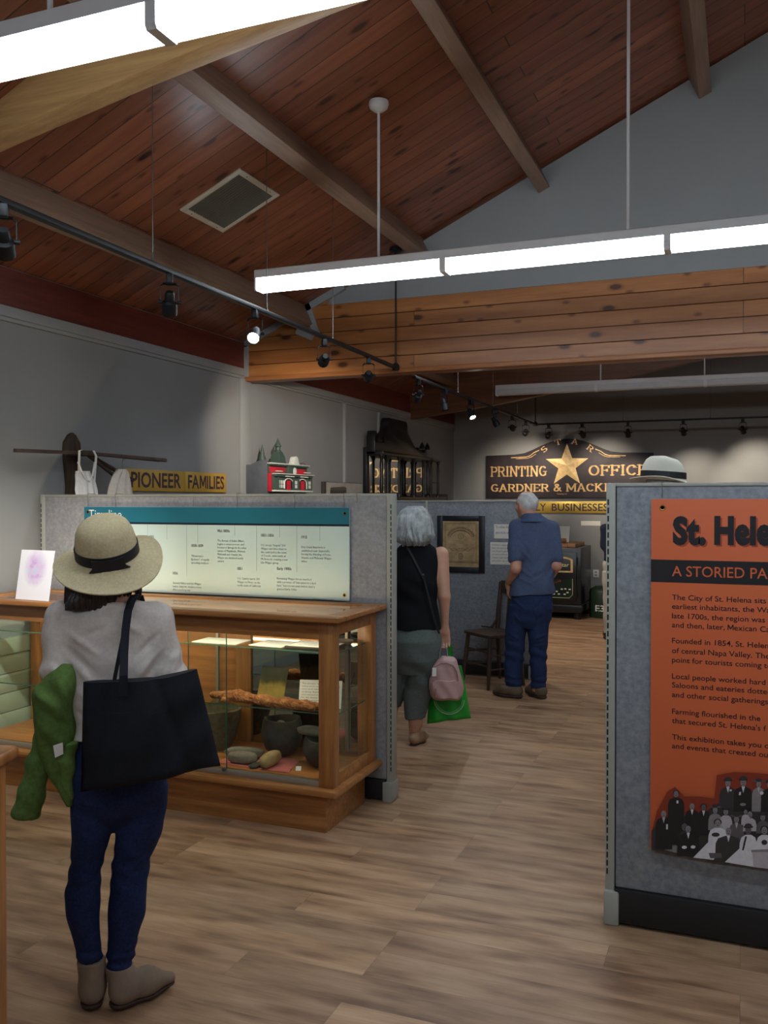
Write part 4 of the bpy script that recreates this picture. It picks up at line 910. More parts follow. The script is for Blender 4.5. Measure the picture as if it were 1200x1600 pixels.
for y, x, r in ((9.97, .23, .032), (10.17, .23, .026), (10.33, .14, .024), (10.56, .23, .024), (11.12, .23, .026), (11.34, .14, .024), (11.5, .23, .026), (11.68, .23, .034), (11.9, .20, .022), (12.12, .23, .026)):
    H = 2.207-1.705; r *= .8
    MB().lathe([(r*1.3, 0), (r*1.3, .03), (r*.7, .05), (r, .1), (r*.8, .2), (r*.75, H*.5), (r*.95, H-.12), (r*.7, H-.05), (r*1.3, H-.025), (r*1.3, H)], (XL+x, y, 1.705), 14).build('turned_column', M_ebon, mir, smooth=True)
MB().box(XL+.19, XL+.22, 11.9, 12.12, 1.90, 1.915).build('side_shelf', M_ebon, mir, bevel=.003)

# ================================================================== BACK WALL
M_sgn = pm('sign_black', (48, 40, 46), .6, var=.35, scale=5, bump=.2, bscale=40)
M_gold = pm('gold_leaf', (224, 190, 132), .45, .15, var=.18, scale=18)
M_gold2 = pm('gold_faded', (206, 168, 112), .5, .1, var=.3, scale=14)
st = thing('star_sign', 'old black signboard with a large gold star on the back wall', 'sign', (-2.45, YB, 1.7))
cxs = -2.455
half = [(0, 2.588), (.13, 2.58), (.26, 2.545), (.40, 2.49), (.53, 2.43), (.65, 2.385), (.80, 2.365), (1.25, 2.355)]
out = [(cxs-1.25, 1.70), (cxs+1.25, 1.70)]+[(cxs+x, z) for x, z in reversed(half)]+[(cxs-x, z) for x, z in half[1:]]
MB().prism(out, lambda u, v, w_: (u, w_, v), YB-.05, YB-.001).build('board', M_sgn, st, bevel=.004)
SYB = YB-.0506; fb = lambda u, v: (u, SYB, v)
for s in (-1, 1):
    mb = MB(); mb.ribbon([(cxs+s*x, SYB, z) for x, z in ((.42, 2.425), (.50, 2.39), (.56, 2.345), (.62, 2.325), (.86, 2.318))], (0, 0, .007), .001)
    mb.ribbon([(cxs+s*x, SYB, z) for x, z in ((.47, 2.37), (.54, 2.325), (.60, 2.305), (.78, 2.30))], (0, 0, .004), .001); mb.build('scroll_line', M_gold2, st)
mb = MB(); R1, R2, zc = .335, .135, 2.185
sp5 = [(cxs+(R1 if i % 2 == 0 else R2)*math.sin(i*PI/5), zc+(R1 if i % 2 == 0 else R2)*math.cos(i*PI/5)) for i in range(10)]
vs = [(x, SYB-.002, z) for x, z in sp5]+[(cxs, SYB-.014, zc)]; mb.add(vs, [(i, (i+1) % 10, 10) for i in range(10)]); mb.build('gold_star', M_gold, st)
mb = MB(); slab_text(mb, 'PRINTING', fb, -3.64, 2.03, .155, .885, .24); slab_text(mb, 'OFFICE', fb, -2.14, 2.03, .155, .86, .24); slab_text(mb, 'GARDNER & MACKINDER', fb, -3.635, 1.795, .118, 2.30, .25)
for i, (ch, a) in enumerate((('S', -38), ('T', -14), ('A', 12), ('R', 38))):
    a = math.radians(a); rr, cz = .52, 1.995
    fa = lambda u, v, a=a: (cxs+rr*math.sin(a)+u*math.cos(a)+v*math.sin(a), SYB, cz+rr*math.cos(a)-u*math.sin(a)+v*math.cos(a))
    slab_text(mb, ch, fa, -.05, 0, .085, .10, .24)
mb.build('lettering', M_gold2, st)
mb = MB(); put_text(mb, 'Painting, ltd', fb, -2.6, 1.75, .022, res=1); mb.build('small_script', M_gold2, st)
M_bras = pm('sign_brass', (206, 172, 78), .32, .55, var=.05, scale=4)
bs = thing('wall_sign', 'shiny gold wall sign reading EARLY BUSINESSES under the black signboard', 'sign', (-2.5, YB, 1.46), 'yellow category signs')
solid('board', M_bras, bs, (-3.33, -1.79, YB-.02, YB-.001, 1.468, 1.645), bevel=.003)
mb = MB(); f2 = lambda u, v: (u, YB-.0206, v)
put_text(mb, 'EARLY', f2, -3.185, 1.505, .108, width=.41, off=.016); put_text(mb, 'BUSINESSES', f2, -2.69, 1.505, .108, width=.84, off=.016); mb.build('lettering', M_purple, bs)
lb = thing('wall_label', 'narrow white paper label on the back wall below the gold sign', 'label', (-2.1, YB, 1.28))
solid('paper', M_paper, lb, (-2.25, -1.965, YB-.004, YB-.001, 1.282, 1.352), bevel=0)
ol = thing('wall_outlet', 'pale electrical outlet low on the back wall right of the safe', 'wall outlet', (-2.03, YB, .5))
solid('cover_plate', M_white, ol, (-2.07, -1.985, YB-.008, YB-.001, .51, .625), bevel=.002)
for z in (.545, .59): solid('socket', M_trim, ol, (-2.042, -2.012, YB-.0095, YB-.0078, z-.012, z+.012), bevel=.001)
# iron safe
M_safe = pm('safe_black', (20, 21, 24), .3, var=.15); M_safeg = pm('safe_green', (24, 44, 36), .3, var=.2)
sa0, sa1, sy0, sy1 = -2.93, -2.075, 12.56, 13.42
safe = thing('iron_safe', 'black iron safe with gold lettering by the back wall', 'safe', ((sa0+sa1)/2, 13.0, 0))
solid('body', M_safe, safe, (sa0, sa1, sy0, sy1, .20, 1.0), bevel=.012)
solid('base', M_safe, safe, (sa0-.015, sa1+.015, sy0-.015, sy1, .09, .20), bevel=.012)
for x in (sa0+.06, sa1-.06):
    for y in (sy0+.06, sy1-.06): MB().lathe([(.05, 0), (.055, .02), (.05, .09)], (x, y, 0), 14).build('caster', M_safe, safe, smooth=True)
dx0, dx1, dz0, dz1 = sa0+.07, sa1-.06, .25, .94
d = solid('door', M_safe, safe, (dx0, dx1, sy0-.025, sy0, dz0, dz1), bevel=.006)
YD = sy0-.0255; fd = lambda u, v: (u, YD, v)
xc = (dx0+dx1)/2; hw = (dx1-dx0)/2-.05
def gz(py): return aY(905, py, sy0).z
top = [(xc-hw, .655), (xc+hw, .655), (xc+hw, .83)]+[(xc+hw*math.cos(a*PI/12), .83+.055*math.sin(a*PI/12)) for a in range(1, 12)]+[(xc-hw, .83)]
inn = [(xc+(x-xc)*.90, .765+(z-.765)*.80) for x, z in top]
mb = MB(); n = len(top); mb.add([fd(*p) for p in top]+[fd(*p) for p in inn], [(i, (i+1) % n, n+(i+1) % n, n+i) for i in range(n)]); mb.build('gold_border', M_gold, d)
mb = MB(); put_text(mb, 'St. Helena Star', fd, xc, .735, .055, width=hw*1.66, align='C', off=.008); mb.build('lettering', pm('letter_pale_gold', (226, 214, 150), .4), d)
gp = [(xc-hw, .30), (xc+hw-.05, .30), (xc+hw, .35), (xc+hw, .56), (xc-hw, .56)]
mb = MB(); mb.add([fd(*p) for p in gp], [tuple(range(5))]); g = mb.build('green_field', M_safeg, d)
mb = MB(); mb.ribbon([(x, YD-.0006, z) for x, z in ((xc-hw, .30), (xc+hw-.05, .30), (xc+hw, .35), (xc+hw, .57))], (0, 0, .004), .0008); mb.box(xc+hw-.008, xc+hw, YD-.0008, YD-.0003, .35, .57); mb.build('border_line', pm('line_pale_green', (168, 186, 140), .4), d)
R = Matrix.Rotation(.32, 2)
def fsl(u, v): w_ = R @ Vector((u, v)); return (xc+.02+w_.x, YD-.0007, .50+w_.y)
mb = MB(); put_text(mb, 'Job Work', fsl, -.12, -.02, .04, width=.26, off=.004, res=1); mb.build('red_script', pm('letter_red', (150, 52, 44), .5), d)
mb = MB(); rr_ = random.Random(3)
for u, v in ((.02, .40), (.09, .385), (.16, .42), (.21, .425), (.27, .42), (.05, .35), (.12, .35), (.2, .35), (.24, .375)): mb.box(xc+u-.016, xc+u+.014, YD-.0009, YD-.0004, v-.008, v+.009)
mb.build('white_flourish', M_white, d)
MB().lathe([(.012, 0), (.012, .03), (.035, .035), (.04, .05), (.03, .062), (0, .065)], (xc-.02, sy0-.025, .60), 18, Euler((PI/2, 0, 0)).to_matrix()).build('dial_knob', pm('knob_steel', (92, 88, 84), .35, .8), d, smooth=True)
for z in (.36, .82): MB().tube([(sa1-.055, sy0-.012, z-.05), (sa1-.055, sy0-.012, z+.05)], .012, 10).build('hinge', M_safe, safe, smooth=True)
M_ply = wood('board_pine', (150, 104, 68), (184, 136, 94), 0, 1, .5)
bd = thing('wooden_board', 'light brown wooden board with cleated end on top of the black safe', 'wooden board', (-2.5, 12.98, 1.0))
solid('plank_top', M_ply, bd, (sa0+.05, -2.27, 12.58, 13.36, 1.001, 1.05), bevel=.004); solid('end_cleat', M_ply, bd, (-2.268, -2.16, 12.585, 13.38, 1.001, 1.055), bevel=.004)
tag(MB().tube([(-2.50, 12.95, 1.082), (-2.36, 12.99, 1.082)], .03, 14).build('wooden_roller', M_ply, smooth=True, org=(-2.43, 12.97, 1.052)), 'short wooden roller lying on the board over the safe', 'roller')
card('paper_notice', M_paper, (-2.60, 13.05, 1.051), (-2.33, 13.03, 1.051), .24, .22, 'white paper notice propped on the board over the safe', 'notice', False)
# green drum beside the safe
M_drum = pm('drum_green', (34, 58, 44), .5, var=.15)
dr = thing('green_drum', 'dark green metal drum on the floor right of the black safe', 'drum', (-1.83, 13.0, 0))
MB().lathe([(0, 0), (.19, 0), (.2, .02), (.2, .36), (.185, .40), (.12, .44), (.05, .45), (0, .45)], (-1.83, 13.0, .0), 28).build('drum_body', M_drum, dr, smooth=True)
mb = MB(); put_text(mb, 'E3', lambda u, v: (-1.83+u, 13.0-math.sqrt(max(.0001, .2015**2-u*u)), v), .0-.09, .10, .085, width=.13, off=.02); mb.build('lettering', M_white, dr)

# ------------------------------------------------------------------ certificate, notices on the partition
def parchment():
    m, t, p = nt('parchment'); v = coords(t); n = noise(t, v, 14, 6, .7)
    t.links.new(ramp(t, n, [(.3, lin((150, 122, 84))), (.6, lin((188, 160, 116))), (.8, lin((204, 180, 138)))]), p.inputs['Base Color']); p.inputs['Roughness'].default_value = .6; return m
cz0, cz1, ca0, ca1 = .972, 1.512, -2.712, -2.245
ce = thing('certificate', 'yellowed ornate certificate in a wide black frame on the blue-grey partition', 'framed certificate', (-2.48, P3Y, cz0))
yf = P3Y-.024
fr_ = MB()
for qx in ((ca0, ca0+.055, cz0, cz1), (ca1-.055, ca1, cz0, cz1), (ca0+.055, ca1-.055, cz0, cz0+.055), (ca0+.055, ca1-.055, cz1-.05, cz1)): fr_.box(qx[0], qx[1], yf, yf+.022, qx[2], qx[3])
fr_.build('frame', pm('frame_black', (22, 22, 28), .4), ce, bevel=.004)
solid('parchment_sheet', parchment(), ce, (ca0+.05, ca1-.05, yf+.01, yf+.02, cz0+.05, cz1-.045), bevel=0)
M_sep = pm('print_sepia', (70, 58, 42), .6)
mb = MB(); yy = yf+.0094; xm = (ca0+ca1)/2; zt_ = cz1-.05
for o_ in (.02, .028): 
    a, b_, c2, d2 = ca0+.055+o_, ca1-.055-o_, cz0+.055+o_+.02, zt_-o_
    for qx in ((a, b_, c2, c2+.002), (a, b_, d2-.002, d2), (a, a+.002, c2, d2), (b_-.002, b_, c2, d2)): mb.box(qx[0], qx[1], yy-.0004, yy+.0004, qx[2], qx[3])
Rc_ = Euler((PI/2, 0, 0)).to_matrix()
for i in range(17):                                      # arched scrollwork heading
    t_ = -1.15+2.3*i/16; cx_, cz_ = xm+.135*math.sin(t_), zt_-.185+.12*math.cos(t_)
    mb.ring((cx_, yy, cz_), .008, .0115, 10); mb.lathe([(0, 0), (.0035, 0)], (cx_, yy, cz_), 8, Rc_)
mb.ribbon([(xm+.117*math.sin(t_), yy, zt_-.19+.10*math.cos(t_)) for t_ in [(-1.2+2.4*i/18) for i in range(19)]], [(0, 0, .004)]*19, .0006)
for s in (-1, 1):                                        # side vignettes, ruled lines, flourishes
    for k in range(4): mb.box(xm+s*.085-.042, xm+s*.085+.042, yy-.0004, yy+.0004, zt_-.222-.010*k, zt_-.2205-.010*k)
    for k in range(3): mb.ribbon([(xm+s*x, yy, zt_-.262-.010*k+.005*math.sin(x*120+k)) for x in [.004+i*.0065 for i in range(20-3*k)]], (0, 0, .0016), .0006)
for r in (.008, .016, .026, .030): mb.ring((xm, yy, zt_-.145), r-.0018, r)
for k in range(4): mb.box(xm-.03, xm+.03, yy-.0004, yy+.0004, zt_-.188-.009*k, zt_-.186-.009*k)
for r in (.007, .013, .020, .024): mb.ring((xm, yy, zt_-.335), r-.0025, r, 18, 1.3)
for k in range(6): mb.box(xm-.13, xm+.13, yy-.0004, yy+.0004, zt_-.372-.010*k, zt_-.3708-.010*k)
for s in (-1, 1):
    for k in range(6): mb.box(xm+s*.085-.045, xm+s*.085+.045, yy-.0004, yy+.0004, zt_-.305-.010*k, zt_-.3038-.010*k)
mb.build('engraving', M_sep, ce)
def notice(px0, py0, px1, py1, rows, label):
    a, b_ = aY(px0, py0, P3Y-.003), aY(px1, py1, P3Y-.003)
    t = thing('paper_notice', label, 'notice', ((a.x+b_.x)/2, P3Y, b_.z))
    solid('sheet', M_paper, t, (a.x, b_.x, P3Y-.003, P3Y+.003, b_.z, a.z), bevel=0)
    mb = MB(); h = (a.z-b_.z-.03)/len(rows)
    for i, r in enumerate(rows): put_text(mb, r, lambda u, v: (u, P3Y-.0036, v), a.x+.015, a.z-.022-h*i-h*.3, h*.5, width=min(b_.x-a.x-.03, (b_.x-a.x-.03)*len(r)/34), res=1)
    mb.build('lettering', M_ink, t)
notice(772, 819, 812, 842, ['This certificate of membership was', 'given to the fire company'], 'upper white typed notice on the blue-grey partition beside the man')
notice(766, 847, 812, 883, ['A volunteer company was formed', 'when a fire burned much of the', 'town. Members paid dues and', 'met each month in the hall. The', 'company bought a hand pumper', 'and a bell for the tower.'], 'lower white typed notice on the blue-grey partition beside the man')

# ------------------------------------------------------------------ old wooden chair
M_chair = wood('chair_wood', (48, 36, 28), (78, 58, 44), 2, 1, .45)
ch = thing('wooden_chair', 'old dark wooden side chair in front of the blue-grey partition', 'chair', (-2.06, 7.87, 0))
fx = Vector((.30, -.25, 0)).normalized(); fbk = Vector((fx.y*-1, fx.x, 0)); fbk = Vector((.64, .77, 0)).normalized()*1.0
cc = Vector((-2.075, 7.85, 0)); ux = Vector((fbk.y, -fbk.x, 0))     # ux: along the front edge, fbk: towards the back
def cp(a, b_, z): return cc+ux*a+fbk*b_+Vector((0, 0, z))
seat = MB(); outl = [(-.20, -.19), (-.1, -.205), (.1, -.205), (.20, -.19), (.215, -.1), (.19, .17), (.1, .19), (-.1, .19), (-.19, .17), (-.215, -.1)]
seat.prism(outl, lambda u, v, w_: cp(u, v, w_), .448, .478); seat.build('seat', M_chair, ch, bevel=.008)
for a, b_, fa_, fb_ in ((-.17, -.16, -.20, -.20), (.17, -.16, .20, -.20), (-.15, .15, -.18, .20), (.15, .15, .18, .20)):
    MB().tube([cp(fa_, fb_, 0), cp((fa_+a)/2, (fb_+b_)/2, .22), cp(a, b_, .449)], [.013, .021, .018], 10).build('leg', M_chair, ch, smooth=True)
for z in (.17, .29):
    k = z/.449; L = lambda A, B: A+(B-A)*k
    for s in (-1, 1): MB().tube([cp(s*L(.20, .17), L(-.20, -.16), z), cp(s*L(.18, .15), L(.20, .15), z)], .009, 8).build('side_stretcher', M_chair, ch, smooth=True)
    MB().tube([cp(-L(.20, .17), L(-.20, -.16), z+.03), cp(L(.20, .17), L(-.20, -.16), z+.03)], .009, 8).build('front_stretcher', M_chair, ch, smooth=True)
for s in (-1, 1): MB().tube([cp(s*.16, .155, .47), cp(s*.165, .17, .65), cp(s*.185, .215, .90)], [.016, .015, .013], 10, flat=1.4).build('back_post', M_chair, ch, smooth=True)
MB().prism([(-.20, .80), (.20, .80), (.205, .88), (.18, .915), (-.18, .915), (-.205, .88)], lambda u, v, w_: cp(u, .19+w_+(v-.8)*.15+.02*(1-(u/.2)**2), v), 0, .02).build('top_rail', M_chair, ch, bevel=.004)
MB().prism([(-.055, .476), (.055, .476), (.065, .805), (-.065, .805)], lambda u, v, w_: cp(u, .165+w_+(v-.476)*.12, v), 0, .012).build('splat', M_chair, ch, bevel=.003)
MB().ribbon([cp(-.19, .0, .50), cp(-.175, .10, .485), cp(-.16, .15, .56)], fbk*.0+ux*.012, .012).build('hip_brace', M_chair, ch)

# ------------------------------------------------------------------ oak stand at the left edge of the picture
Ms = Matrix.Translation((-1.735, 1.80, 0)) @ Matrix.Rotation(math.radians(18), 4, 'Z')
std = thing('oak_stand', 'oak stand with rounded top at the bottom left edge', 'stand', (-1.95, 1.7, 0))
MB().box(-.62, 0, -.40, 0, .985, 1.02, Ms).build('stand_top', M_oak, std, bevel=.014, seg=4)
for x in (-.088, -.57):
    for y in (-.11, -.36): MB().box(x, x+.07, y, y+.07, 0, .985, Ms).build('leg', M_oakv, std, bevel=.005)
for q_ in ((-.57, -.06, -.08, -.06), (-.57, -.06, -.355, -.335)): MB().box(q_[0], q_[1], q_[2], q_[3], .90, .984, Ms).build('rail', M_oak, std, bevel=.003)
# ================================================================== ORGANIC SHAPES (smooth unions on a grid, meshed as one surface)
class SD:
    def __init__(s, lo, hi, h):
        s.lo = np.array(lo, np.float32); s.h = h
        n = np.ceil((np.array(hi)-np.array(lo))/h).astype(int)+1
        s.ax = [s.lo[i]+h*np.arange(n[i], dtype=np.float32) for i in range(3)]
        s.D = np.full(tuple(n), .5, np.float32)
    def sl(s, lo, hi):
        r = []
        for i in range(3):
            a = max(0, int((lo[i]-s.lo[i])/s.h)-1); b = min(len(s.ax[i]), int((hi[i]-s.lo[i])/s.h)+3)
            r.append(slice(a, max(a, b)))
        return tuple(r)
    def grid(s, q): return s.ax[0][q[0]][:, None, None], s.ax[1][q[1]][None, :, None], s.ax[2][q[2]][None, None, :]
    def put(s, prim, k=.02, sub=False):
        fn, lo, hi = prim; m = k+.03
        q = s.sl([v-m for v in lo], [v+m for v in hi]); D = s.D[q]
        if D.size == 0: return s
        d = fn(*s.grid(q)).astype(np.float32)
        if sub: d = -d; h = np.clip(.5-.5*(D-d)/k, 0, 1); s.D[q] = D*(1-h)+d*h+k*h*(1-h)
        else: h = np.clip(.5+.5*(D-d)/k, 0, 1); s.D[q] = D*(1-h)+d*h-k*h*(1-h)
        return s
    def cut(s, fn):
        X, Y, Z = s.grid((slice(None),)*3); s.D = np.maximum(s.D, fn(X, Y, Z).astype(np.float32)); return s
    def warp(s, fn):
        X, Y, Z = s.grid((slice(None),)*3); s.D = s.D+fn(X, Y, Z).astype(np.float32); return s
    def mesh(s):
        D = s.D; D[0] = D[-1] = .5; D[:, 0] = D[:, -1] = .5; D[:, :, 0] = D[:, :, -1] = .5
        S = D < 0; nx, ny, nz = D.shape
        cnt = np.zeros((nx-1, ny-1, nz-1), np.uint8)
        cor = [(i, j, k) for i in (0, 1) for j in (0, 1) for k in (0, 1)]
        for i, j, k in cor: cnt += S[i:nx-1+i, j:ny-1+j, k:nz-1+k]
        idx = np.argwhere((cnt > 0) & (cnt < 8)); vid = np.full(cnt.shape, -1, np.int64); vid[tuple(idx.T)] = np.arange(len(idx))
        acc = np.zeros((len(idx), 3)); num = np.zeros(len(idx))
        for a in cor:
            for ax in range(3):
                if a[ax]: continue
                b = list(a); b[ax] = 1
                da = D[idx[:, 0]+a[0], idx[:, 1]+a[1], idx[:, 2]+a[2]]; db = D[idx[:, 0]+b[0], idx[:, 1]+b[1], idx[:, 2]+b[2]]
                m = (da < 0) != (db < 0); t = da[m]/(da[m]-db[m])
                p = np.tile(np.array(a, float), (m.sum(), 1)); p[:, ax] += t; acc[m] += p; num[m] += 1
        V = (idx+acc/num[:, None])*s.h+s.lo
        Q = []
        for ax in range(3):
            o1, o2 = [(1, 2), (2, 0), (0, 1)][ax]
            A = np.take(S, range(0, D.shape[ax]-1), ax); B = np.take(S, range(1, D.shape[ax]), ax)
            e = np.argwhere(A != B); e = e[(e[:, o1] > 0) & (e[:, o2] > 0)]
            ins = A[tuple(e.T)]; u = np.zeros(3, int); v = np.zeros(3, int); u[o1] = 1; v[o2] = 1
            c = [vid[tuple((e-d).T)] for d in (u+v, v, 0*u, u)]
            qd = np.stack(c, 1); qd[~ins] = qd[~ins][:, ::-1]; Q.append(qd)
        return V, np.concatenate(Q)
def rc(a, b, ra, rb):
    a = np.array(a, float); b = np.array(b, float); ba = b-a; L = max(1e-9, float(ba@ba)); m = max(ra, rb)
    def f(X, Y, Z):
        t = np.clip(((X-a[0])*ba[0]+(Y-a[1])*ba[1]+(Z-a[2])*ba[2])/L, 0, 1)
        return np.sqrt((X-a[0]-t*ba[0])**2+(Y-a[1]-t*ba[1])**2+(Z-a[2]-t*ba[2])**2)-(ra+t*(rb-ra))
    return f, np.minimum(a, b)-m, np.maximum(a, b)+m
def el(c, r, R=None):
    c = np.array(c, float); r = np.array(r, float); M = np.array(R) if R is not None else np.eye(3); m = max(r)
    def f(X, Y, Z):
        x, y, z = X-c[0], Y-c[1], Z-c[2]
        p = [M[0][i]*x+M[1][i]*y+M[2][i]*z for i in range(3)]
        k0 = np.sqrt(sum((p[i]/r[i])**2 for i in range(3))); k1 = np.sqrt(sum((p[i]/r[i]**2)**2 for i in range(3)))
        return k0*(k0-1)/np.maximum(k1, 1e-6)
    return f, c-m, c+m
def stack(rows, rot=0.0, p=2.0):
    """rows of (z, cx, cy, rx, ry): a body of elliptical sections"""
    r = np.array(sorted(rows), float); z = r[:, 0]
    ca_, sa_ = math.cos(rot), math.sin(rot)
    zz = np.linspace(z[0], z[-1], 160)
    def smooth(v):
        w = np.interp(zz, z, v); k = np.ones(9)/9; return np.convolve(np.pad(w, 4, 'edge'), k, 'valid')
    tab = [smooth(r[:, i]) for i in range(1, 5)]
    def f(X, Y, Z):
        cx, cy, rx, ry = (np.interp(Z, zz, t) for t in tab)
        x, y = X-cx, Y-cy; u = (x*ca_+y*sa_)/rx; v = (-x*sa_+y*ca_)/ry
        d = ((np.abs(u)**p+np.abs(v)**p)**(1/p)-1)*np.minimum(rx, ry)
        return np.maximum(d, np.maximum(z[0]-Z, Z-z[-1]))
    m = r[:, 3:5].max()
    return f, (r[:, 1].min()-m, r[:, 2].min()-m, z[0]), (r[:, 1].max()+m, r[:, 2].max()+m, z[-1])
class Frame:
    """local frame of a figure: x to the right and y away from the viewer's side, z up, origin on the floor"""
    def __init__(s, px, py, heading=None):
        s.B = fl(px, py); s.ey = Vector((s.B.x, s.B.y, 0)).normalized(); s.ex = Vector((s.ey.y, -s.ey.x, 0))
    def L(s, px, py, dy=0.0):
        r = ray(px, py); t = (s.B.dot(s.ey)+dy)/r.dot(s.ey)
        p = Vector((0, 0, EYE))+r*t; q = p-s.B; return (q.dot(s.ex), dy, p.z)
    def W(s, p): return s.B+s.ex*p[0]+s.ey*p[1]+Vector((0, 0, p[2]))
    def rows(s, data):
        out = []
        for py, a, b, dy, ry in data:
            A, Bq = s.L(a, py, dy), s.L(b, py, dy); out.append(((A[2]+Bq[2])/2, (A[0]+Bq[0])/2, dy, abs(Bq[0]-A[0])/2, ry))
        return out
def sd_obj(name, sd, fr, mat, parent=None, org=None):
    V, Q = sd.mesh(); o0 = V3(org) if org is not None else (ORG[parent.name] if parent is not None else Vector((0, 0, 0)))
    if fr is not None:
        ex, ey = np.array(fr.ex), np.array(fr.ey); V = np.array(fr.B)+V[:, :1]*ex+V[:, 1:2]*ey+V[:, 2:3]*np.array((0, 0, 1.0))
    V = V-np.array(o0); me = bpy.data.meshes.new(name); me.from_pydata(V.tolist(), [], Q.tolist()); me.materials.append(mat)
    me.polygons.foreach_set('use_smooth', [True]*len(me.polygons))
    o = bpy.data.objects.new(name, me); C.objects.link(o); ORG[o.name] = o0
    if parent is not None: o.parent = parent
    else: o.location = o0
    return o
def creases(lines, amp, wd):
    """soft ridges along short lines (x0, z0, x1, z1) on the side turned to the viewer"""
    def f(X, Y, Z):
        s = 0*X+0*Z
        for i, (x0, z0, x1, z1) in enumerate(lines):
            L_ = (x1-x0)**2+(z1-z0)**2; t = ((X-x0)*(x1-x0)+(Z-z0)*(z1-z0))/L_; tc = np.clip(t, 0, 1)
            q = ((X-x0-tc*(x1-x0))**2+(Z-z0-tc*(z1-z0))**2)/wd**2
            s = s+(1 if i % 2 else -1)*amp*np.exp(-q)*np.sin(PI*np.clip(t, 0.02, .98))
        return s*(Y < .05)
    return f
def fold(fr_list, amp):
    """creases: a sum of ridged sine waves given as (kx, ky, kz, phase)"""
    def f(X, Y, Z):
        s = 0
        for kx, ky, kz, ph in fr_list: s = s+np.sin(kx*X+ky*Y+kz*Z+ph+1.3*np.sin(.4*kz*X+.3*kx*Z+ph))
        return amp*s/len(fr_list)
    return f
def hand(sd, w, d, n, th, k=1.0, curl=.5, tcurl=.4):
    """palm and five fingers from wrist w: d along the hand, n the palm side, th the thumb side"""
    w = np.array(w, float); d = np.array(d, float); d /= np.linalg.norm(d); th = np.array(th, float); th -= d*(th@d); th /= np.linalg.norm(th)
    n0 = np.array(n, float); n = n0-d*(n0@d)-th*(n0@th); n /= np.linalg.norm(n)
    P = lambda a, b, c=0.0: w+d*a*k+th*b*k+n*c*k
    sd.put(rc(P(-.01, 0), P(.03, 0), .026*k, .027*k), .012)
    for b in (-.024, -.008, .008, .024): sd.put(rc(P(.02, b*.7), P(.088, b), .015*k, .0125*k), .012)
    for b, L0, r in ((.028, .070, .0088), (.0095, .078, .009), (-.0095, .072, .0086), (-.027, .056, .0078)):
        p = P(.088, b); a = curl*.6
        for i, f in enumerate((.44, .32, .24)):
            dr = d*math.cos(a)+n*math.sin(a); q_ = p+dr*L0*k*f; sd.put(rc(p, q_, r*k*(1-.08*i), r*k*(.93-.08*i)), .004); p = q_; a += curl
    p = P(.018, .022, .006); a = tcurl
    dr = d*.72+th*.62+n*.25; q_ = p+dr*.042*k; sd.put(rc(p, q_, .014*k, .0115*k), .01)
    dr = d*math.cos(a*.6)+th*.35*math.cos(a)+n*math.sin(a); dr /= np.linalg.norm(dr); p = q_; q_ = p+dr*.03*k; sd.put(rc(p, q_, .011*k, .010*k), .006)
    dr = d*math.cos(a*1.3)+n*math.sin(a*1.3); p = q_; q_ = p+dr*.025*k; sd.put(rc(p, q_, .010*k, .008*k), .005)
def head(sd, c, yaw=0.0, pitch=0.0, s=1.0):
    """skull, jaw, nose, ears, brow and lips; the face looks along local +y turned by yaw (positive = to the left)"""
    R = (Matrix.Rotation(yaw, 3, 'Z') @ Matrix.Rotation(-pitch, 3, 'X')); Rn = np.array(R)
    P = lambda x, y, z: np.array(c)+np.array(R @ Vector((x*s, y*s, z*s)))
    sd.put(el(P(0, -.012, .025), (.075*s, .092*s, .088*s), Rn), .02)
    sd.put(el(P(0, .03, -.045), (.058*s, .062*s, .070*s), Rn), .03)
    sd.put(el(P(0, .062, -.088), (.026*s, .022*s, .020*s), Rn), .025)
    sd.put(rc(P(0, .083, .012), P(0, .108, -.022), .009*s, .013*s), .012)
    for q_ in (-1, 1):
        sd.put(rc(P(q_*.012, .078, .034), P(q_*.048, .066, .032), .009*s, .008*s), .012)
        sd.put(el(P(q_*.030, .076, .012), (.013*s, .011*s, .010*s), Rn), .006)
        sd.put(el(P(q_*.046, .056, -.022), (.024*s, .022*s, .020*s), Rn), .02)
        sd.put(el(P(q_*.078, -.005, -.008), (.010*s, .020*s, .032*s), Rn), .008)
        sd.put(el(P(q_*.086, -.012, .004), (.006*s, .015*s, .020*s), Rn), .005)
        sd.put(rc(P(0, .088, -.050), P(q_*.022, .080, -.051), .007*s, .005*s), .006)
    sd.put(rc(P(0, .086, -.062), P(0, .084, -.063), .008*s, .008*s), .008)
    return P

M_skin = pm('skin_light', (196, 148, 124), .55, var=.05, scale=30); M_skin2 = pm('skin_ruddy', (190, 138, 116), .55, var=.06, scale=30)
PH = .006
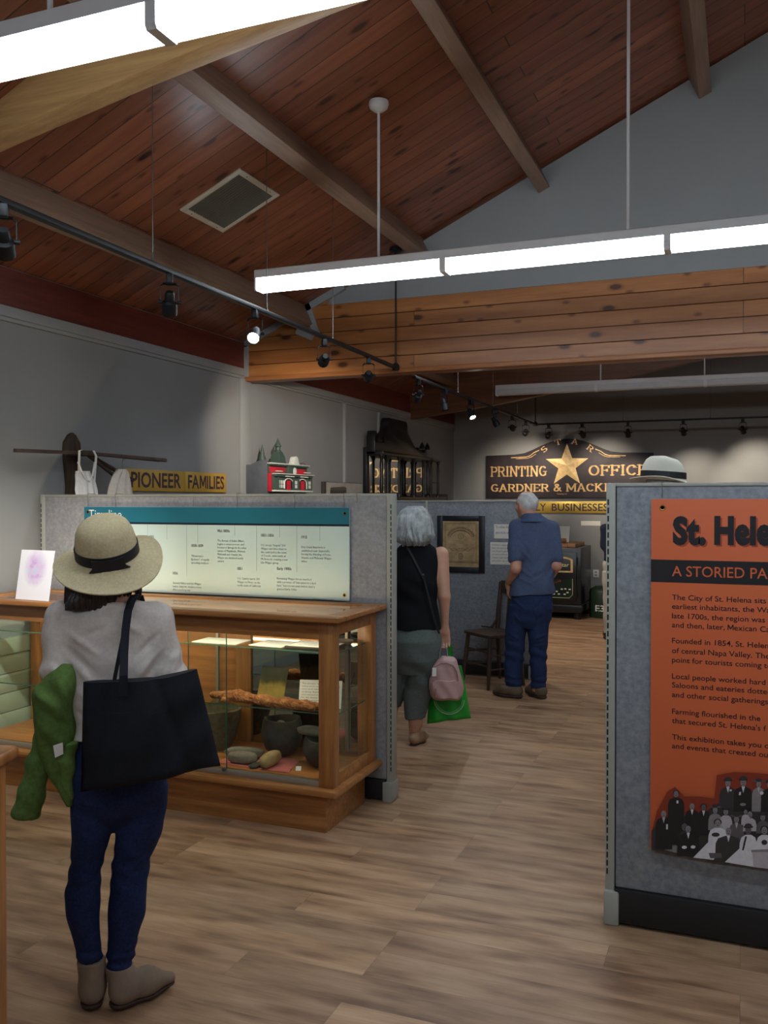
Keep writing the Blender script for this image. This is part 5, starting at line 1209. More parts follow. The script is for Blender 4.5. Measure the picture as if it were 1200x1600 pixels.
# ------------------------------------------------------------------ the woman in the sun hat
F1 = Frame(182, 1566)
L1 = F1.L
pw1 = thing('person', 'woman in a straw sun hat, white blouse and dark jeans standing before the display case', 'person', F1.B)
bd = SD((-.40, -.28, 0), (.42, .45, 1.62), PH)
HC = (L1(170, 880)[0], .01, L1(170, 868)[2])
head(bd, HC, -.12, -.02, .97)
bd.put(rc((HC[0], -.02, HC[2]-.06), (.01, -.025, 1.27), .052, .058), .03)
TORSO = F1.rows([(945, 150, 212, 0, .06), (958, 100, 244, 0, .075), (985, 98, 246, 0, .092), (1030, 104, 242, .0, .10), (1085, 112, 240, 0, .095), (1130, 112, 246, 0, .10), (1180, 108, 256, -.005, .115), (1240, 109, 260, -.01, .115)])
bd.put(stack(TORSO), .03)
LEGL = [(1225, 110, 186, -.01, .085), (1260, 110, 183, 0, .088), (1300, 111, 176, .005, .082), (1345, 111, 161, .01, .062), (1365, 106, 159, .005, .060), (1390, 101, 157.5, -.005, .062), (1430, 103, 156, -.005, .058), (1470, 115, 157, .0, .046), (1500, 122, 160, 0, .042), (1530, 126, 160, 0, .04)]
LEGR = [(1225, 182, 262, -.01, .085), (1260, 182, 261, 0, .088), (1300, 180, 254, .005, .082), (1345, 176, 234, .01, .062), (1365, 173, 232, .005, .060), (1390, 171, 230, -.005, .062), (1430, 168, 227, -.005, .058), (1470, 168, 214, .0, .046), (1500, 167, 209, 0, .042), (1535, 168, 203, 0, .04)]
def grow(rows, g, e=0): return [(z, cx, cy, max(.01, rx+g), max(.01, ry+g)) for z, cx, cy, rx, ry in rows]
RL, RR = F1.rows(LEGL), F1.rows(LEGR)
bd.put(stack(grow(RL, -.012)), .02).put(stack(grow(RR, -.012)), .02)
shL, elL, wrL = (L1(96, 966)), (L1(90, 1042)), None
shL = (shL[0], 0, shL[2]); elL = (elL[0], -.02, elL[2]); wrL = (-.10, .19, elL[2]+.03)
shR = L1(244, 964); shR = (shR[0], 0, shR[2]); elR = L1(265, 1050); elR = (elR[0], -.02, elR[2]); wrR = (.12, .20, elR[2]+.04)
for sh, e_, w_ in ((shL, elL, wrL), (shR, elR, wrR)):
    bd.put(rc(sh, e_, .046, .036), .03); bd.put(rc(e_, w_, .037, .024), .015)
hand(bd, wrL, (.5, .8, .05), (.6, -.4, -.6), (.2, .1, 1), .9, .6); hand(bd, wrR, (-.5, .8, .05), (-.6, -.4, -.6), (-.2, .1, 1), .9, .6)
tl, tr_ = RL[-1], RR[-1]
AL = L1(142, 1545); AR = L1(186, 1553)
sd_obj('body', bd, F1, M_skin, pw1)
# jeans
M_jean = fabric('denim_dark', (22, 32, 64), (38, 52, 94), 120, .85, .25)
jn = SD((-.30, -.25, .08), (.32, .2, .90), .005)
jn.put(stack(grow([r for r in F1.rows([(1130, 114, 250, 0, .10), (1160, 109, 256, -.01, .115), (1200, 108, 260, -.02, .125), (1240, 109, 262, -.015, .12), (1262, 122, 248, -.005, .10), (1282, 150, 218, .0, .06), (1296, 172, 194, .0, .03)])], .0)), .045)
jn.put(stack(RL), .012).put(stack(RR), .012)
jn.warp(lambda X, Y, Z: .0028*np.sin(95*Z+14*X+2*np.sin(30*X+20*Y))*np.exp(-((Z-.45)/.07)**2)+.004*np.sin(150*Z+16*X+2*np.sin(25*Y))*np.exp(-((Z-.14)/.035)**2)+.0012*np.sin(40*Z+60*X))
jn.warp(creases([(-.16, .50, -.06, .47), (-.16, .47, -.05, .45), (-.15, .43, -.06, .44), (.11, .50, .0, .47), (.11, .46, .0, .45), (-.14, .62, -.05, .58), (.15, .62, .04, .57), (-.13, .20, -.05, .19), (.08, .20, .0, .185)], .004, .008))
jn.cut(lambda X, Y, Z: np.where(X < (tl[1]+tr_[1])/2, .155, .115)-Z+0*Y)
sd_obj('jeans', jn, F1, M_jean, pw1)
# blouse
M_blouse = fabric('blouse_cotton', (194, 184, 177), (216, 206, 199), 80, .9, .2)
bz = SD((-.36, -.26, .72), (.38, .30, 1.40), .005)
bz.put(stack(grow([(r[0], r[1], r[2], r[3]+.006, r[4]+.012) for r in F1.rows([(938, 156, 210, -.01, .07), (948, 126, 232, -.005, .078), (962, 100, 246, 0, .085), (990, 97, 249, 0, .098), (1030, 102, 246, .0, .108), (1085, 109, 244, -.01, .108), (1120, 111, 247, -.01, .112), (1150, 116, 252, -.01, .12)])], 0)), .03)
for sh, e_, w_, sg_ in ((shL, elL, wrL, -1), (shR, elR, wrR, 1)):
    bz.put(rc(sh, e_, .054, .050), .035); f_w = tuple(e_[i]+(w_[i]-e_[i])*.65 for i in range(3)); bz.put(rc(e_, f_w, .050, .042), .02)
bz.warp(lambda X, Y, Z: 0.0055*np.sin(20*X+30*Z+2.5*np.sin(13*Z-9*X)+5*Y)*(.35+.65*np.clip((1.22-Z)/.3, 0, 1))+.0030*np.sin(26*X-46*Z+2*np.sin(21*X+8*Z))+.0022*np.sin(85*Z-30*np.abs(X)+1.5*np.sin(40*X))*np.clip((np.abs(X)-.14)/.05, 0, 1)*np.clip((1.2-Z)/.08, 0, 1))
bz.warp(creases([(-.15, 1.24, -.04, 1.16), (-.16, 1.20, -.05, 1.10), (-.14, 1.15, -.02, 1.03), (.15, 1.23, .05, 1.14), (.16, 1.19, .06, 1.08), (.13, 1.13, .03, 1.00), (-.12, 1.06, .0, .96), (-.13, 1.0, -.04, .93), (.0, 1.28, .09, 1.22), (-.02, 1.26, -.10, 1.22), (-.20, 1.14, -.16, 1.10), (-.22, 1.12, -.17, 1.06), (.21, 1.16, .17, 1.12), (.22, 1.12, .17, 1.07)], .007, .011))
bz.cut(lambda X, Y, Z: (.905-.35*np.clip(X+.14, 0, .09)-.02*np.sin(30*X))-Z)
bz.put(el((HC[0], .02, 1.375), (.066, .075, .052)), .012, sub=True)
sd_obj('blouse', bz, F1, M_blouse, pw1)
# hair
hatc = Vector(L1(168, 866, .005)); tilt = Euler((math.radians(22), math.radians(-8), 0)).to_matrix()
hn = tilt @ Vector((0, 0, 1))
def strands(f, amp, fine): return lambda X, Y, Z: amp*np.sin(f*np.arctan2(X-HC[0], Y-HC[1]-.02)*1.0+6*Z+1.5*np.sin(9*Z))+fine*np.sin(2.7*f*np.arctan2(X-HC[0], Y-HC[1]-.02)+11*Z)
M_hair = pm('hair_dark', (38, 28, 26), .42, var=.35, scale=40, spec=.6)
hr = SD((-.22, -.16, 1.24), (.18, .16, 1.60), .004)
hr.put(el((HC[0], HC[1]-.012, HC[2]+.028), (.088, .105, .10)), .02)
hr.put(stack([(1.305, HC[0]-.045, -.035, .085, .045), (1.33, HC[0]-.035, -.035, .092, .06), (1.37, HC[0]-.012, -.03, .092, .075), (1.45, HC[0], -.02, .09, .09), (1.52, HC[0], -.012, .088, .1)]), .02)
hr.put(rc(L1(214, 900, .0), L1(217, 934, .02), .018, .006), .02); hr.put(rc(L1(112, 920, -.02), L1(103, 945, -.01), .022, .008), .012)
hr.put(el((HC[0]+.055, -.11, 1.30), (.045, .06, .065)), .012, sub=True)
hr.warp(strands(46, .0032, .0016)); hr.cut(lambda X, Y, Z: 1.288+.010*np.sin(90*X)+.006*np.sin(230*X+2)+.004*np.sin(520*X)+.15*np.clip(X-.0, 0, .1)-Z)
hr.cut(lambda X, Y, Z: (X-hatc.x)*hn.x+(Y-hatc.y)*hn.y+(Z-hatc.z)*hn.z+.034)
hobj = sd_obj('hair', hr, F1, M_hair, pw1)
# sun hat: crown, brim, band with a bow; tilted back and a little to the left
M_straw = fabric('straw_weave', (186, 170, 132), (214, 200, 164), 110, .85, .6); M_band = pm('band_black', (20, 20, 24), .6)

hw_ = lambda p: F1.W(hatc+tilt @ Vector(p))
hat = MB(); n = 64
prof = [(0, .128), (.03, .1275), (.058, .121), (.078, .106), (.090, .082), (.096, .052), (.0985, .020), (.100, .004), (.106, -.004), (.125, -.012), (.150, -.019), (.168, -.024), (.1735, -.023), (.1735, -.027), (.168, -.029), (.148, -.024), (.122, -.018), (.100, -.009), (.095, .0), (.093, .03), (.088, .07), (.06, .108), (0, .12)]
vs = []
for r, z in prof:
    for k in range(n):
        a = 2*PI*k/n; rim = max(0, r-.10)/.073
        zz_ = z+rim*(-.022*(.5-.5*math.sin(a))**2+.014*math.sin(2*a+.9)+.012*math.sin(3*a)*.5)
        vs.append(hw_((r*math.cos(a)*1.0, r*math.sin(a)*1.08, zz_)))
m = len(prof)
hat.add(vs, [(i*n+k, i*n+(k+1) % n, (i+1)*n+(k+1) % n, (i+1)*n+k) for i in range(m-1) for k in range(n)])
hobj2 = hat.build('sun_hat', M_straw, pw1, smooth=True)
bm_ = MB(); vs = []
for r, z in ((.1005, .002), (.1025, .004), (.1012, .036), (.0985, .037)):
    for k in range(n): a = 2*PI*k/n; vs.append(hw_((r*math.cos(a), r*math.sin(a)*1.08, z)))
bm_.add(vs, [(i*n+k, i*n+(k+1) % n, ((i+1) % 4)*n+(k+1) % n, ((i+1) % 4)*n+k) for i in range(4) for k in range(n)]); bm_.build('hat_band', M_band, hobj2, smooth=True)
bw = MB(); yb_ = -.112
for pts in ([(-.052, .0), (-.05, .034), (.0, .026), (.0, .006)], [(.052, .0), (.05, .034), (.0, .026), (.0, .006)], [(-.012, .004), (-.012, .03), (.012, .03), (.012, .004)], [(-.062, -.006), (-.05, .006), (.004, .006), (.0, -.01)], [(.066, -.006), (.05, .006), (-.004, .006), (.0, -.01)]):
    k0 = len(bw.v); c_ = [hw_((x, yb_-.004+(abs(x)*.1), z)) for x, z in pts]+[hw_((x, yb_+.003+(abs(x)*.1), z)) for x, z in pts]
    bw.add(c_, [(0, 1, 2, 3), (7, 6, 5, 4), (0, 4, 5, 1), (1, 5, 6, 2), (2, 6, 7, 3), (3, 7, 4, 0)])
bw.build('bow', M_band, hobj2)
# ankle boots
M_suede = pm('suede_taupe', (134, 116, 100), .9, var=.16, scale=16, bump=.15, bscale=200); M_sole = pm('sole_brown', (62, 44, 36), .7)
def boot(P_, heel, toe, top_c, top_r, hz, name, mat, solemat, sole_h=.022, heel_h=.035, wid=.038, shaft=True, hgt=.07):
    heel, toe = np.array(heel, float), np.array(toe, float); d = toe-heel; L_ = np.linalg.norm(d); d /= L_; s_ = np.array((d[1], -d[0], 0))
    sd_ = SD(np.minimum(heel, toe)-.08+np.array((0, 0, .08)), np.maximum(heel, toe)+.08+np.array((0, 0, hz)), .004)
    at = lambda f, z, o=0: heel+d*L_*f+s_*o+np.array((0, 0, z))
    sd_.put(rc(at(.16, sole_h+wid*.9), at(.55, sole_h+wid*.95), wid, wid*1.05), .03); sd_.put(rc(at(.55, sole_h+wid*.8), at(.90, sole_h+wid*.42), wid*1.08, wid*.5), .03)
    sd_.put(rc(at(.30, hgt), at(.5, hgt*.8), wid*.95, wid*.8), .03)
    if shaft:
        tc = np.array(top_c, float); sd_.put(rc(at(.2, .05), (tc[0], tc[1], tc[2]), wid*1.0, top_r), .02); sd_.cut(lambda X, Y, Z: Z-tc[2]+0*X+0*Y)
    sd_.cut(lambda X, Y, Z: sole_h-.002-Z+0*X+0*Y)
    o = sd_obj(name, sd_, P_, mat, pw_parent[0])
    so = SD(np.minimum(heel, toe)-.07+np.array((0, 0, .05)), np.maximum(heel, toe)+.07+np.array((0, 0, .08)), .004)
    so.put(rc(at(.15, .03), at(.55, .03), wid*.98, wid*1.06), .02); so.put(rc(at(.55, .03), at(.90, .03), wid*1.06, wid*.54), .02)
    so.cut(lambda X, Y, Z: np.maximum(Z-sole_h, .0015-Z)+0*X+0*Y)
    if heel_h > 0: so.cut(lambda X, Y, Z: -(np.maximum(np.abs(((X-heel[0])*d[0]+(Y-heel[1])*d[1])/L_-.52)-.20, Z-.010))+0*X)
    sd_obj('sole', so, P_, solemat, o); return o
pw_parent = [pw1]
gl = F1.B
def floorL(px, py): w_ = fl(px, py)-F1.B; return (w_.dot(F1.ex), w_.dot(F1.ey), 0)
h_l = floorL(136, 1564); b1 = boot(F1, (RL[-1][1]+.0, -.045, 0), (RL[-1][1]+.01, .185, 0), (RL[-1][1], .0, .155), .046, .17, 'ankle_boot', M_suede, M_sole)
hr0 = floorL(158, 1572); hr1 = floorL(263, 1532)
ah = np.array((RR[-1][1]-.028, -.05, 0)); dv = np.array((hr1[0]-hr0[0], hr1[1]-hr0[1], 0)); dv = dv/np.linalg.norm(dv)*.235
b2 = boot(F1, ah, ah+dv, (RR[-1][1], .0, .125), .046, .15, 'ankle_boot', M_suede, M_sole)
# black tote on the right shoulder
M_tote = fabric('tote_canvas', (18, 20, 26), (28, 30, 38), 140, .8, .2)
def slab_cloth(corners, dys, bulge, wr, nu=36, nv=30, top_gap=.5):
    """soft bag between four corners (TL, TR, BR, BL as local points); bulges along y"""
    vs = []; TL, TR, BR, BL = [Vector(c) for c in corners]
    for side in (-1, 1):
        for j in range(nv+1):
            for i in range(nu+1):
                u, v = i/nu, j/nv; p = (TL*(1-u)+TR*u)*(1-v)+(BL*(1-u)+BR*u)*v
                e = (4*u*(1-u))**.45; ev = (top_gap+(1-top_gap)*min(1, v*1.6))*(1 if v < .9 else math.sqrt(max(0, 1-((v-.9)/.1)**2)))
                p = p+Vector((0, side*bulge*e*ev+wr(u, v, side), 0)); vs.append(tuple(p))
    m_ = (nu+1)*(nv+1); q_ = lambda s, j, i: s*m_+j*(nu+1)+i; fs_ = []
    for s in (0, 1):
        for j in range(nv):
            for i in range(nu): fs_.append((q_(s, j, i), q_(s, j, i+1), q_(s, j+1, i+1), q_(s, j+1, i)) if s == 0 else (q_(s, j+1, i), q_(s, j+1, i+1), q_(s, j, i+1), q_(s, j, i)))
    for i in range(nu): fs_ += [(q_(0, nv, i), q_(0, nv, i+1), q_(1, nv, i+1), q_(1, nv, i)), (q_(1, 0, i), q_(1, 0, i+1), q_(0, 0, i+1), q_(0, 0, i))]
    for j in range(nv): fs_ += [(q_(0, j, 0), q_(0, j+1, 0), q_(1, j+1, 0), q_(1, j, 0)), (q_(1, j, nu), q_(1, j+1, nu), q_(0, j+1, nu), q_(0, j, nu))]
    return vs, fs_
ty = -.235
cor = [L1(130, 1066, ty+.0), L1(308, 1046, ty+.02), L1(345, 1197, ty+.02), L1(126, 1240, ty)]
vs, fq = slab_cloth(cor, 0, .062, lambda u, v, s: .010*math.sin(7*u+1.5*v)+.012*math.exp(-((u-.62-.15*v)/.05)**2)*(1-v*.4)*(-s)+.010*math.exp(-((u-.25+.3*v)/.06)**2)*(-s)+.006*math.sin(15*u*v+2))
tb = thing('tote_bag', 'big black canvas tote bag hanging from the shoulder of the woman in the sun hat', 'bag', F1.W(((cor[2][0]+cor[3][0])/2, ty, cor[3][2])))
vs = [(x, y, z-.012*math.sin(PI*min(1, max(0, (x-cor[0][0])/(cor[1][0]-cor[0][0]))))*(1 if z > 1.02 else 0)) for x, y, z in vs]
MB().add([F1.W(p) for p in vs], fq).build('bag_body', M_tote, tb, smooth=True)
for pts, dyo in (([(192, 1088, ty-.052), (193, 1056, ty-.045), (194, 1020, -.20), (196, 985, -.155), (200, 955, -.125), (205, 940, -.09), (211, 930, -.04), (218, 931, .03), (222, 945, .085)], 0), ([(176, 1080, ty+.02), (180, 1056, ty+.035), (187, 1020, -.178), (195, 980, -.14), (203, 946, -.112), (208, 934, -.07), (214, 928, -.0), (221, 936, .06), (226, 956, .095)], 1)):
    p3 = [F1.W(L1(*p)) for p in pts]
    MB().ribbon(p3, [F1.ex*(.0125 if dyo == 0 else .006)]*len(p3), .004).build('strap', M_tote, tb, smooth=True)
# green jacket over the left forearm
M_green = fabric('jacket_green', (74, 98, 48), (100, 126, 66), 60, .85, .3); M_greenl = fabric('jacket_lining', (84, 112, 56), (106, 136, 72), 60, .7, .3)
jk = SD((-.42, -.16, .50), (-.05, .14, 1.16), .005)
jk.put(stack(F1.rows([(1033, 98, 118, -.04, .05), (1046, 80, 121, -.045, .065), (1062, 63, 122, -.045, .075), (1085, 52, 122, -.045, .08), (1120, 48, 122, -.04, .075), (1150, 53, 121, -.035, .065), (1185, 66, 119, -.03, .055), (1215, 82, 117, -.025, .048), (1240, 95, 115, -.02, .04), (1254, 104, 113, -.02, .03)])), .02)
jk.put(rc((elL[0]+.02, .05, elL[2]-.01), (wrL[0]-.03, wrL[1]-.06, wrL[2]-.01), .062, .058), .03)
jk.warp(creases([(-.27, 1.08, -.16, 1.0), (-.26, 1.04, -.13, .93), (-.25, .98, -.13, .86), (-.23, .92, -.14, .8), (-.17, 1.1, -.13, .98), (-.2, .86, -.15, .74)], .010, .014))
jk.warp(lambda X, Y, Z: .005*np.sin(38*X+14*Z+2*np.sin(18*Z))+.003*np.sin(60*X-35*Z))
jt = thing('green_jacket', 'green jacket draped over the forearm of the woman in the sun hat', 'jacket', F1.W((-.20, 0, .60)))
sd_obj('jacket_body', jk, F1, M_green, jt)
js = SD((-.42, -.14, .50), (-.12, .12, .98), .005)
js.put(rc(L1(78, 1135, .02), L1(62, 1190, .01), .040, .037), .03); js.put(rc(L1(62, 1190, .01), L1(42, 1268, .0), .037, .046), .02)
js.warp(lambda X, Y, Z: .003*np.sin(70*Z+30*X))
e_ = np.array(L1(39, 1276, 0)); dd_ = np.array(L1(42, 1268))-np.array(L1(62, 1190)); dd_[1] = 0; dd_ = dd_/np.linalg.norm(dd_)
js.cut(lambda X, Y, Z: (X-e_[0])*(dd_[0]+.15)+(Z-e_[2])*dd_[2]+0*Y)
sd_obj('sleeve', js, F1, M_green, jt)
li = SD((-.3, -.12, .56), (-.08, .06, .92), .005)
li.put(stack(F1.rows([(1160, 96, 122, -.075, .03), (1185, 88, 120, -.065, .034), (1215, 94, 118, -.055, .03), (1245, 106, 116, -.045, .022)])), .015)
li.warp(lambda X, Y, Z: .004*np.sin(60*X+70*Z)); sd_obj('lining', li, F1, M_greenl, jt)
lt = MB(); lt.add([F1.W(L1(*p)) for p in ((83, 1165, -.118), (98, 1160, -.118), (99, 1178, -.115), (86, 1184, -.115), (83, 1165, -.113), (98, 1160, -.113), (99, 1178, -.110), (86, 1184, -.110))], [(0, 1, 2, 3), (7, 6, 5, 4), (0, 4, 5, 1), (1, 5, 6, 2), (2, 6, 7, 3), (3, 7, 4, 0)]); lt.build('care_label', M_white, jt)

# ------------------------------------------------------------------ the grey-haired woman
F2 = Frame(648, 1162); L2 = F2.L
pw2 = thing('person', 'grey-haired woman in a black sleeveless top and grey cropped trousers holding bags', 'person', F2.B); pw_parent[0] = pw2
bd = SD((-.34, -.22, 0), (.34, .30, 1.66), PH)
hc2 = (L2(648, 822)[0], .01, L2(648, 824)[2]); head(bd, hc2, .15, .05, .98)
bd.put(rc((hc2[0], -.015, hc2[2]-.05), (.01, -.02, 1.30), .056, .062), .03)
T2 = [(848, 634, 668, -.01, .065), (858, 618, 682, -.01, .078), (875, 611, 687, 0, .10), (905, 612, 686, .0, .115), (940, 616, 682, 0, .11), (975, 611, 687, -.01, .125), (1005, 608, 690, -.02, .135), (1035, 609, 688, -.01, .12)]
bd.put(stack(grow(F2.rows(T2), -.012)), .03)
RG = F2.rows([(1025, 645, 689, 0, .10), (1050, 640, 682, .0, .09), (1075, 634, 674, .0, .075), (1100, 634, 668, -.005, .068), (1120, 636, 663, -.01, .058), (1132, 637, 662, -.01, .055), (1148, 638, 655, 0, .04), (1160, 639, 655, 0, .04)])
LG = F2.rows([(1025, 606, 648, .03, .10), (1050, 602, 642, .05, .09), (1075, 600, 634, .07, .075), (1100, 598, 626, .08, .068), (1120, 598, 621, .08, .055), (1132, 600, 620, .08, .05), (1143, 601, 617, .08, .04)])
bd.put(stack(grow(RG, -.006)), .02).put(stack(grow(LG, -.006)), .02)
LG2 = [(max(.06, r[0]-.0), *r[1:]) for r in LG]
s2, e2, w2 = L2(689, 866, -.0), L2(694, 932, -.03), L2(695, 981, .0)
bd.put(rc(s2, e2, .052, .041), .03); bd.put(rc(e2, w2, .041, .022), .012); hand(bd, w2, (.03, .05, -1), (-.25, -1, 0), (-1, .1, 0), 1.02, .72, .7)
s3, e3, w3 = (-s2[0]+.02, .0, s2[2]), (-.24, -.01, 1.04), (-.16, .16, .98)
bd.put(rc(s3, e3, .050, .040), .03); bd.put(rc(e3, w3, .040, .026), .015); hand(bd, w3, (.6, .7, 0), (0, -.3, -1), (.5, .5, .6), .92, .5)
sd_obj('body', bd, F2, M_skin, pw2)
M_btop = fabric('top_black', (16, 17, 21), (24, 25, 30), 100, .9, .2); M_trou = fabric('trousers_grey', (86, 96, 95), (106, 115, 112), 90, .9, .2)
tp_ = SD((-.30, -.24, .70), (.30, .26, 1.42), .005)
tp_.put(stack(grow(F2.rows(T2), .004)), .02)
tp_.put(el((hc2[0], -.0, 1.385), (.085, .10, .055)), .012, sub=True)
for sx in (s2, s3): tp_.put(el((sx[0]+(.035 if sx is s2 else -.035), 0, sx[2]-.03), (.045, .12, .10)), .015, sub=True)
tp_.cut(lambda X, Y, Z: L2(650, 981)[2]-Z+0*X+.002*np.sin(25*X)+0*Y); tp_.warp(lambda X, Y, Z: .003*np.sin(30*X+24*Z+2*np.sin(12*Z)))
sd_obj('sleeveless_top', tp_, F2, M_btop, pw2)
tr2 = SD((-.30, -.24, .15), (.30, .26, .90), .005)
tr2.put(stack(grow(F2.rows([(972, 614, 686, -.01, .12), (1000, 609, 690, -.02, .138), (1030, 610, 689, -.015, .13), (1050, 616, 684, 0, .10)]), .0)), .03)
tr2.put(stack(grow(RG, .012)), .015).put(stack(grow(LG, .012)), .015)
tr2.cut(lambda X, Y, Z: np.where(X < .5*(RG[-1][1]+LG[-1][1]), .235, L2(650, 1121)[2])-Z+0*Y)
tr2.warp(lambda X, Y, Z: .005*np.sin(26*Z+30*X+2*np.sin(14*Z+8*Y))*np.clip((.75-Z)/.25, .2, 1))
sd_obj('cropped_trousers', tr2, F2, M_trou, pw2)
M_gh = pm('hair_grey', (150, 154, 154), .55, var=.4, scale=20, spec=.35)
hg = SD((-.20, -.19, 1.28), (.20, .18, 1.68), .004)
hz = lambda py: L2(648, py)[2]
hg.put(stack(F2.rows([(791, 636, 660, -.01, .05), (797, 627, 668, -.015, .09), (808, 619, 674, -.02, .115), (822, 616, 677, -.025, .125), (836, 615, 678, -.03, .124), (845, 618, 676, -.035, .115), (852, 630, 666, -.045, .08)])), .02)
hg.put(el((hc2[0], .12, hc2[2]-.03), (.062, .09, .10)), .02, sub=True)
def locks(X, Y, Z):                                      # wavy locks falling from the crown, curling at the ends
    an = np.arctan2(X-hc2[0], -(Y+.01)); low = np.clip((hz(812)-Z)/.12, 0, 1)
    return (.0045*np.sin(19*an+1.8*np.sin(26*Z+2*an)+1.2*np.sin(5*an))+.0024*np.sin(47*an+2.4*np.sin(40*Z+1))+.001*np.sin(120*an+4*np.sin(30*Z)))*(.35+.65*low)+.004*low*np.sin(70*Z+7*np.sin(6*an))
hg.warp(locks)
sd_obj('hair', hg, F2, M_gh, pw2)
M_flat = pm('shoe_tan', (156, 124, 98), .6, var=.1)
hb0 = np.array((RG[-1][1]-.02, -.075, 0)); boot(F2, hb0, hb0+np.array((.115, .195, 0)), None, 0, .11, 'flat_shoe', M_flat, M_sole, .012, 0, .036, False, .052)
hb0 = np.array((LG[-1][1]-.0, .03, 0)); boot(F2, hb0, hb0+np.array((-.02, .23, 0)), None, 0, .11, 'flat_shoe', M_flat, M_sole, .012, 0, .036, False, .052)
sp = MB(); pts = [F2.W(L2(*p)) for p in ((632, 848, -.06), (637, 856, -.088), (646, 872, -.108), (655, 890, -.121), (663, 906, -.125), (668, 925, -.122), (673, 945, -.121), (678, 965, -.125), (686, 990, -.10))]
sp.ribbon(pts, [(F2.ex*.006+Vector((0, 0, .003)))]*len(pts), .004); so_ = sp.build('cross_body_strap', M_band, pw2, smooth=True)
MB().box(-.008, .008, -.004, .004, -.006, .006, Matrix.Translation(F2.W(L2(661, 898, -.131)))).build('strap_buckle', M_wire, so_, bevel=.002)
# pink backpack and green bag in her right hand
M_pinkb = pm('backpack_pink', (186, 150, 148), .38, var=.05, scale=8, bump=.1, bscale=60); M_pinkd = pm('backpack_seam', (150, 116, 114), .5)
by = -.10
bp = thing('backpack', 'small dusty pink backpack hanging from the hand of the grey-haired woman', 'backpack', F2.W(L2(697, 1092, by)))
rb = F2.rows([(1026, 690, 709, by, .03), (1031, 683, 714, by, .05), (1043, 676, 717.5, by, .062), (1060, 671.5, 722, by, .066), (1075, 670, 724, by, .066), (1086, 671.5, 723.5, by, .064), (1092, 676, 718, by, .05)])
bs_ = SD((.05, by-.13, .28), (.40, by+.11, .66), .004); bs_.put(stack(rb, 0, 2.6), .01); bs_.warp(lambda X, Y, Z: .002*np.sin(60*X+40*Z)); sd_obj('pack_body', bs_, F2, M_pinkb, bp)
ps_ = SD((.05, by-.16, .28), (.40, by+.02, .56), .004)
ps_.put(stack([(r[0], r[1], by-.045, r[3], .04) for r in F2.rows([(1060, 677, 711, by, .04), (1066, 675, 714, by, .04), (1078, 673.5, 717, by, .04), (1088, 675, 716, by, .04)])], 0, 3), .01); ps_.warp(lambda X, Y, Z: .0025*np.sin(70*X+50*Z)); po_ = sd_obj('front_pocket', ps_, F2, M_pinkb, bp)
tbm = MB(); tbm.tube([F2.W(L2(px, py, by-.058-.006)) for px, py in ((677, 1052), (680, 1042), (688, 1037), (698, 1036), (708, 1040), (714, 1050), (716, 1064))], .0045, 6); tbm.build('zip_seam', M_pinkd, bp, smooth=True)
MB().tube([F2.W(L2(px, py, by)) for px, py in ((687, 1030), (687.5, 1018), (690, 1010), (696, 1009), (698.5, 1016), (699, 1029))], .006, 8, flat=.5).build('grab_handle', pm('handle_grey', (150, 150, 150), .5), bp, smooth=True)
MB().box(-.014, .014, -.002, .002, -.028, .028, Matrix.Translation(F2.W(L2(678.5, 1050, by-.075))) @ Matrix.Rotation(.6, 4, 'Z')).build('brand_tag', M_white, bp)
MB().tube([F2.W(L2(681, 1076, by-.094)), F2.W(L2(680.5, 1088, by-.094))], .0045, 6).build('zip_pull', M_pinkd, po_, smooth=True)
M_gbag = pm('bag_green', (28, 150, 46), .5, var=.08, scale=10, bump=.15, bscale=30)
gy = .035
gb = thing('shopping_bag', 'bright green shopping bag hanging behind the pink backpack', 'bag', F2.W(L2(700, 1126, gy)))
cor = [L2(672, 1046, gy), L2(721, 1040, gy), L2(736, 1122, gy), L2(667, 1131, gy)]
vs, fq = slab_cloth(cor, 0, .05, lambda u, v, s: .008*math.sin(9*u+4*v)+.006*math.sin(17*u-6*v), top_gap=.3)
MB().add([F2.W(p) for p in vs], fq).build('bag_body', M_gbag, gb, smooth=True)
for pts in ([(700, 1046, gy-.02), (703, 1026, gy-.01), (702, 1010, .0), (698, 1006, .0)], [(709, 1044, gy+.02), (706, 1026, gy+.015), (704, 1010, .01), (699, 1006, .005)]):
    MB().ribbon([F2.W(L2(*p)) for p in pts], F2.ex*.011, .003).build('bag_handle', M_gbag, gb, smooth=True)
pr_ = MB(); rad = []
for r0, r1 in ((.088, .091), (.098, .106)):
    A = [(-PI*.98+PI*.96*i/30) for i in range(31)]
    c0 = L2(702, 1092, gy-.055)
    for a, b_ in zip(A[:-1], A[1:]):
        q4 = [(r0, a), (r1, a), (r1, b_), (r0, b_)]; pr_.add([F2.W((c0[0]+r*math.cos(t_), c0[1]-.003-.02*max(0, (.10-abs(r*math.cos(t_)))), c0[2]+r*math.sin(t_))) for r, t_ in q4], [(0, 1, 2, 3)])
pr_.build('round_print', pm('print_pale_green', (134, 196, 140), .5), gb)

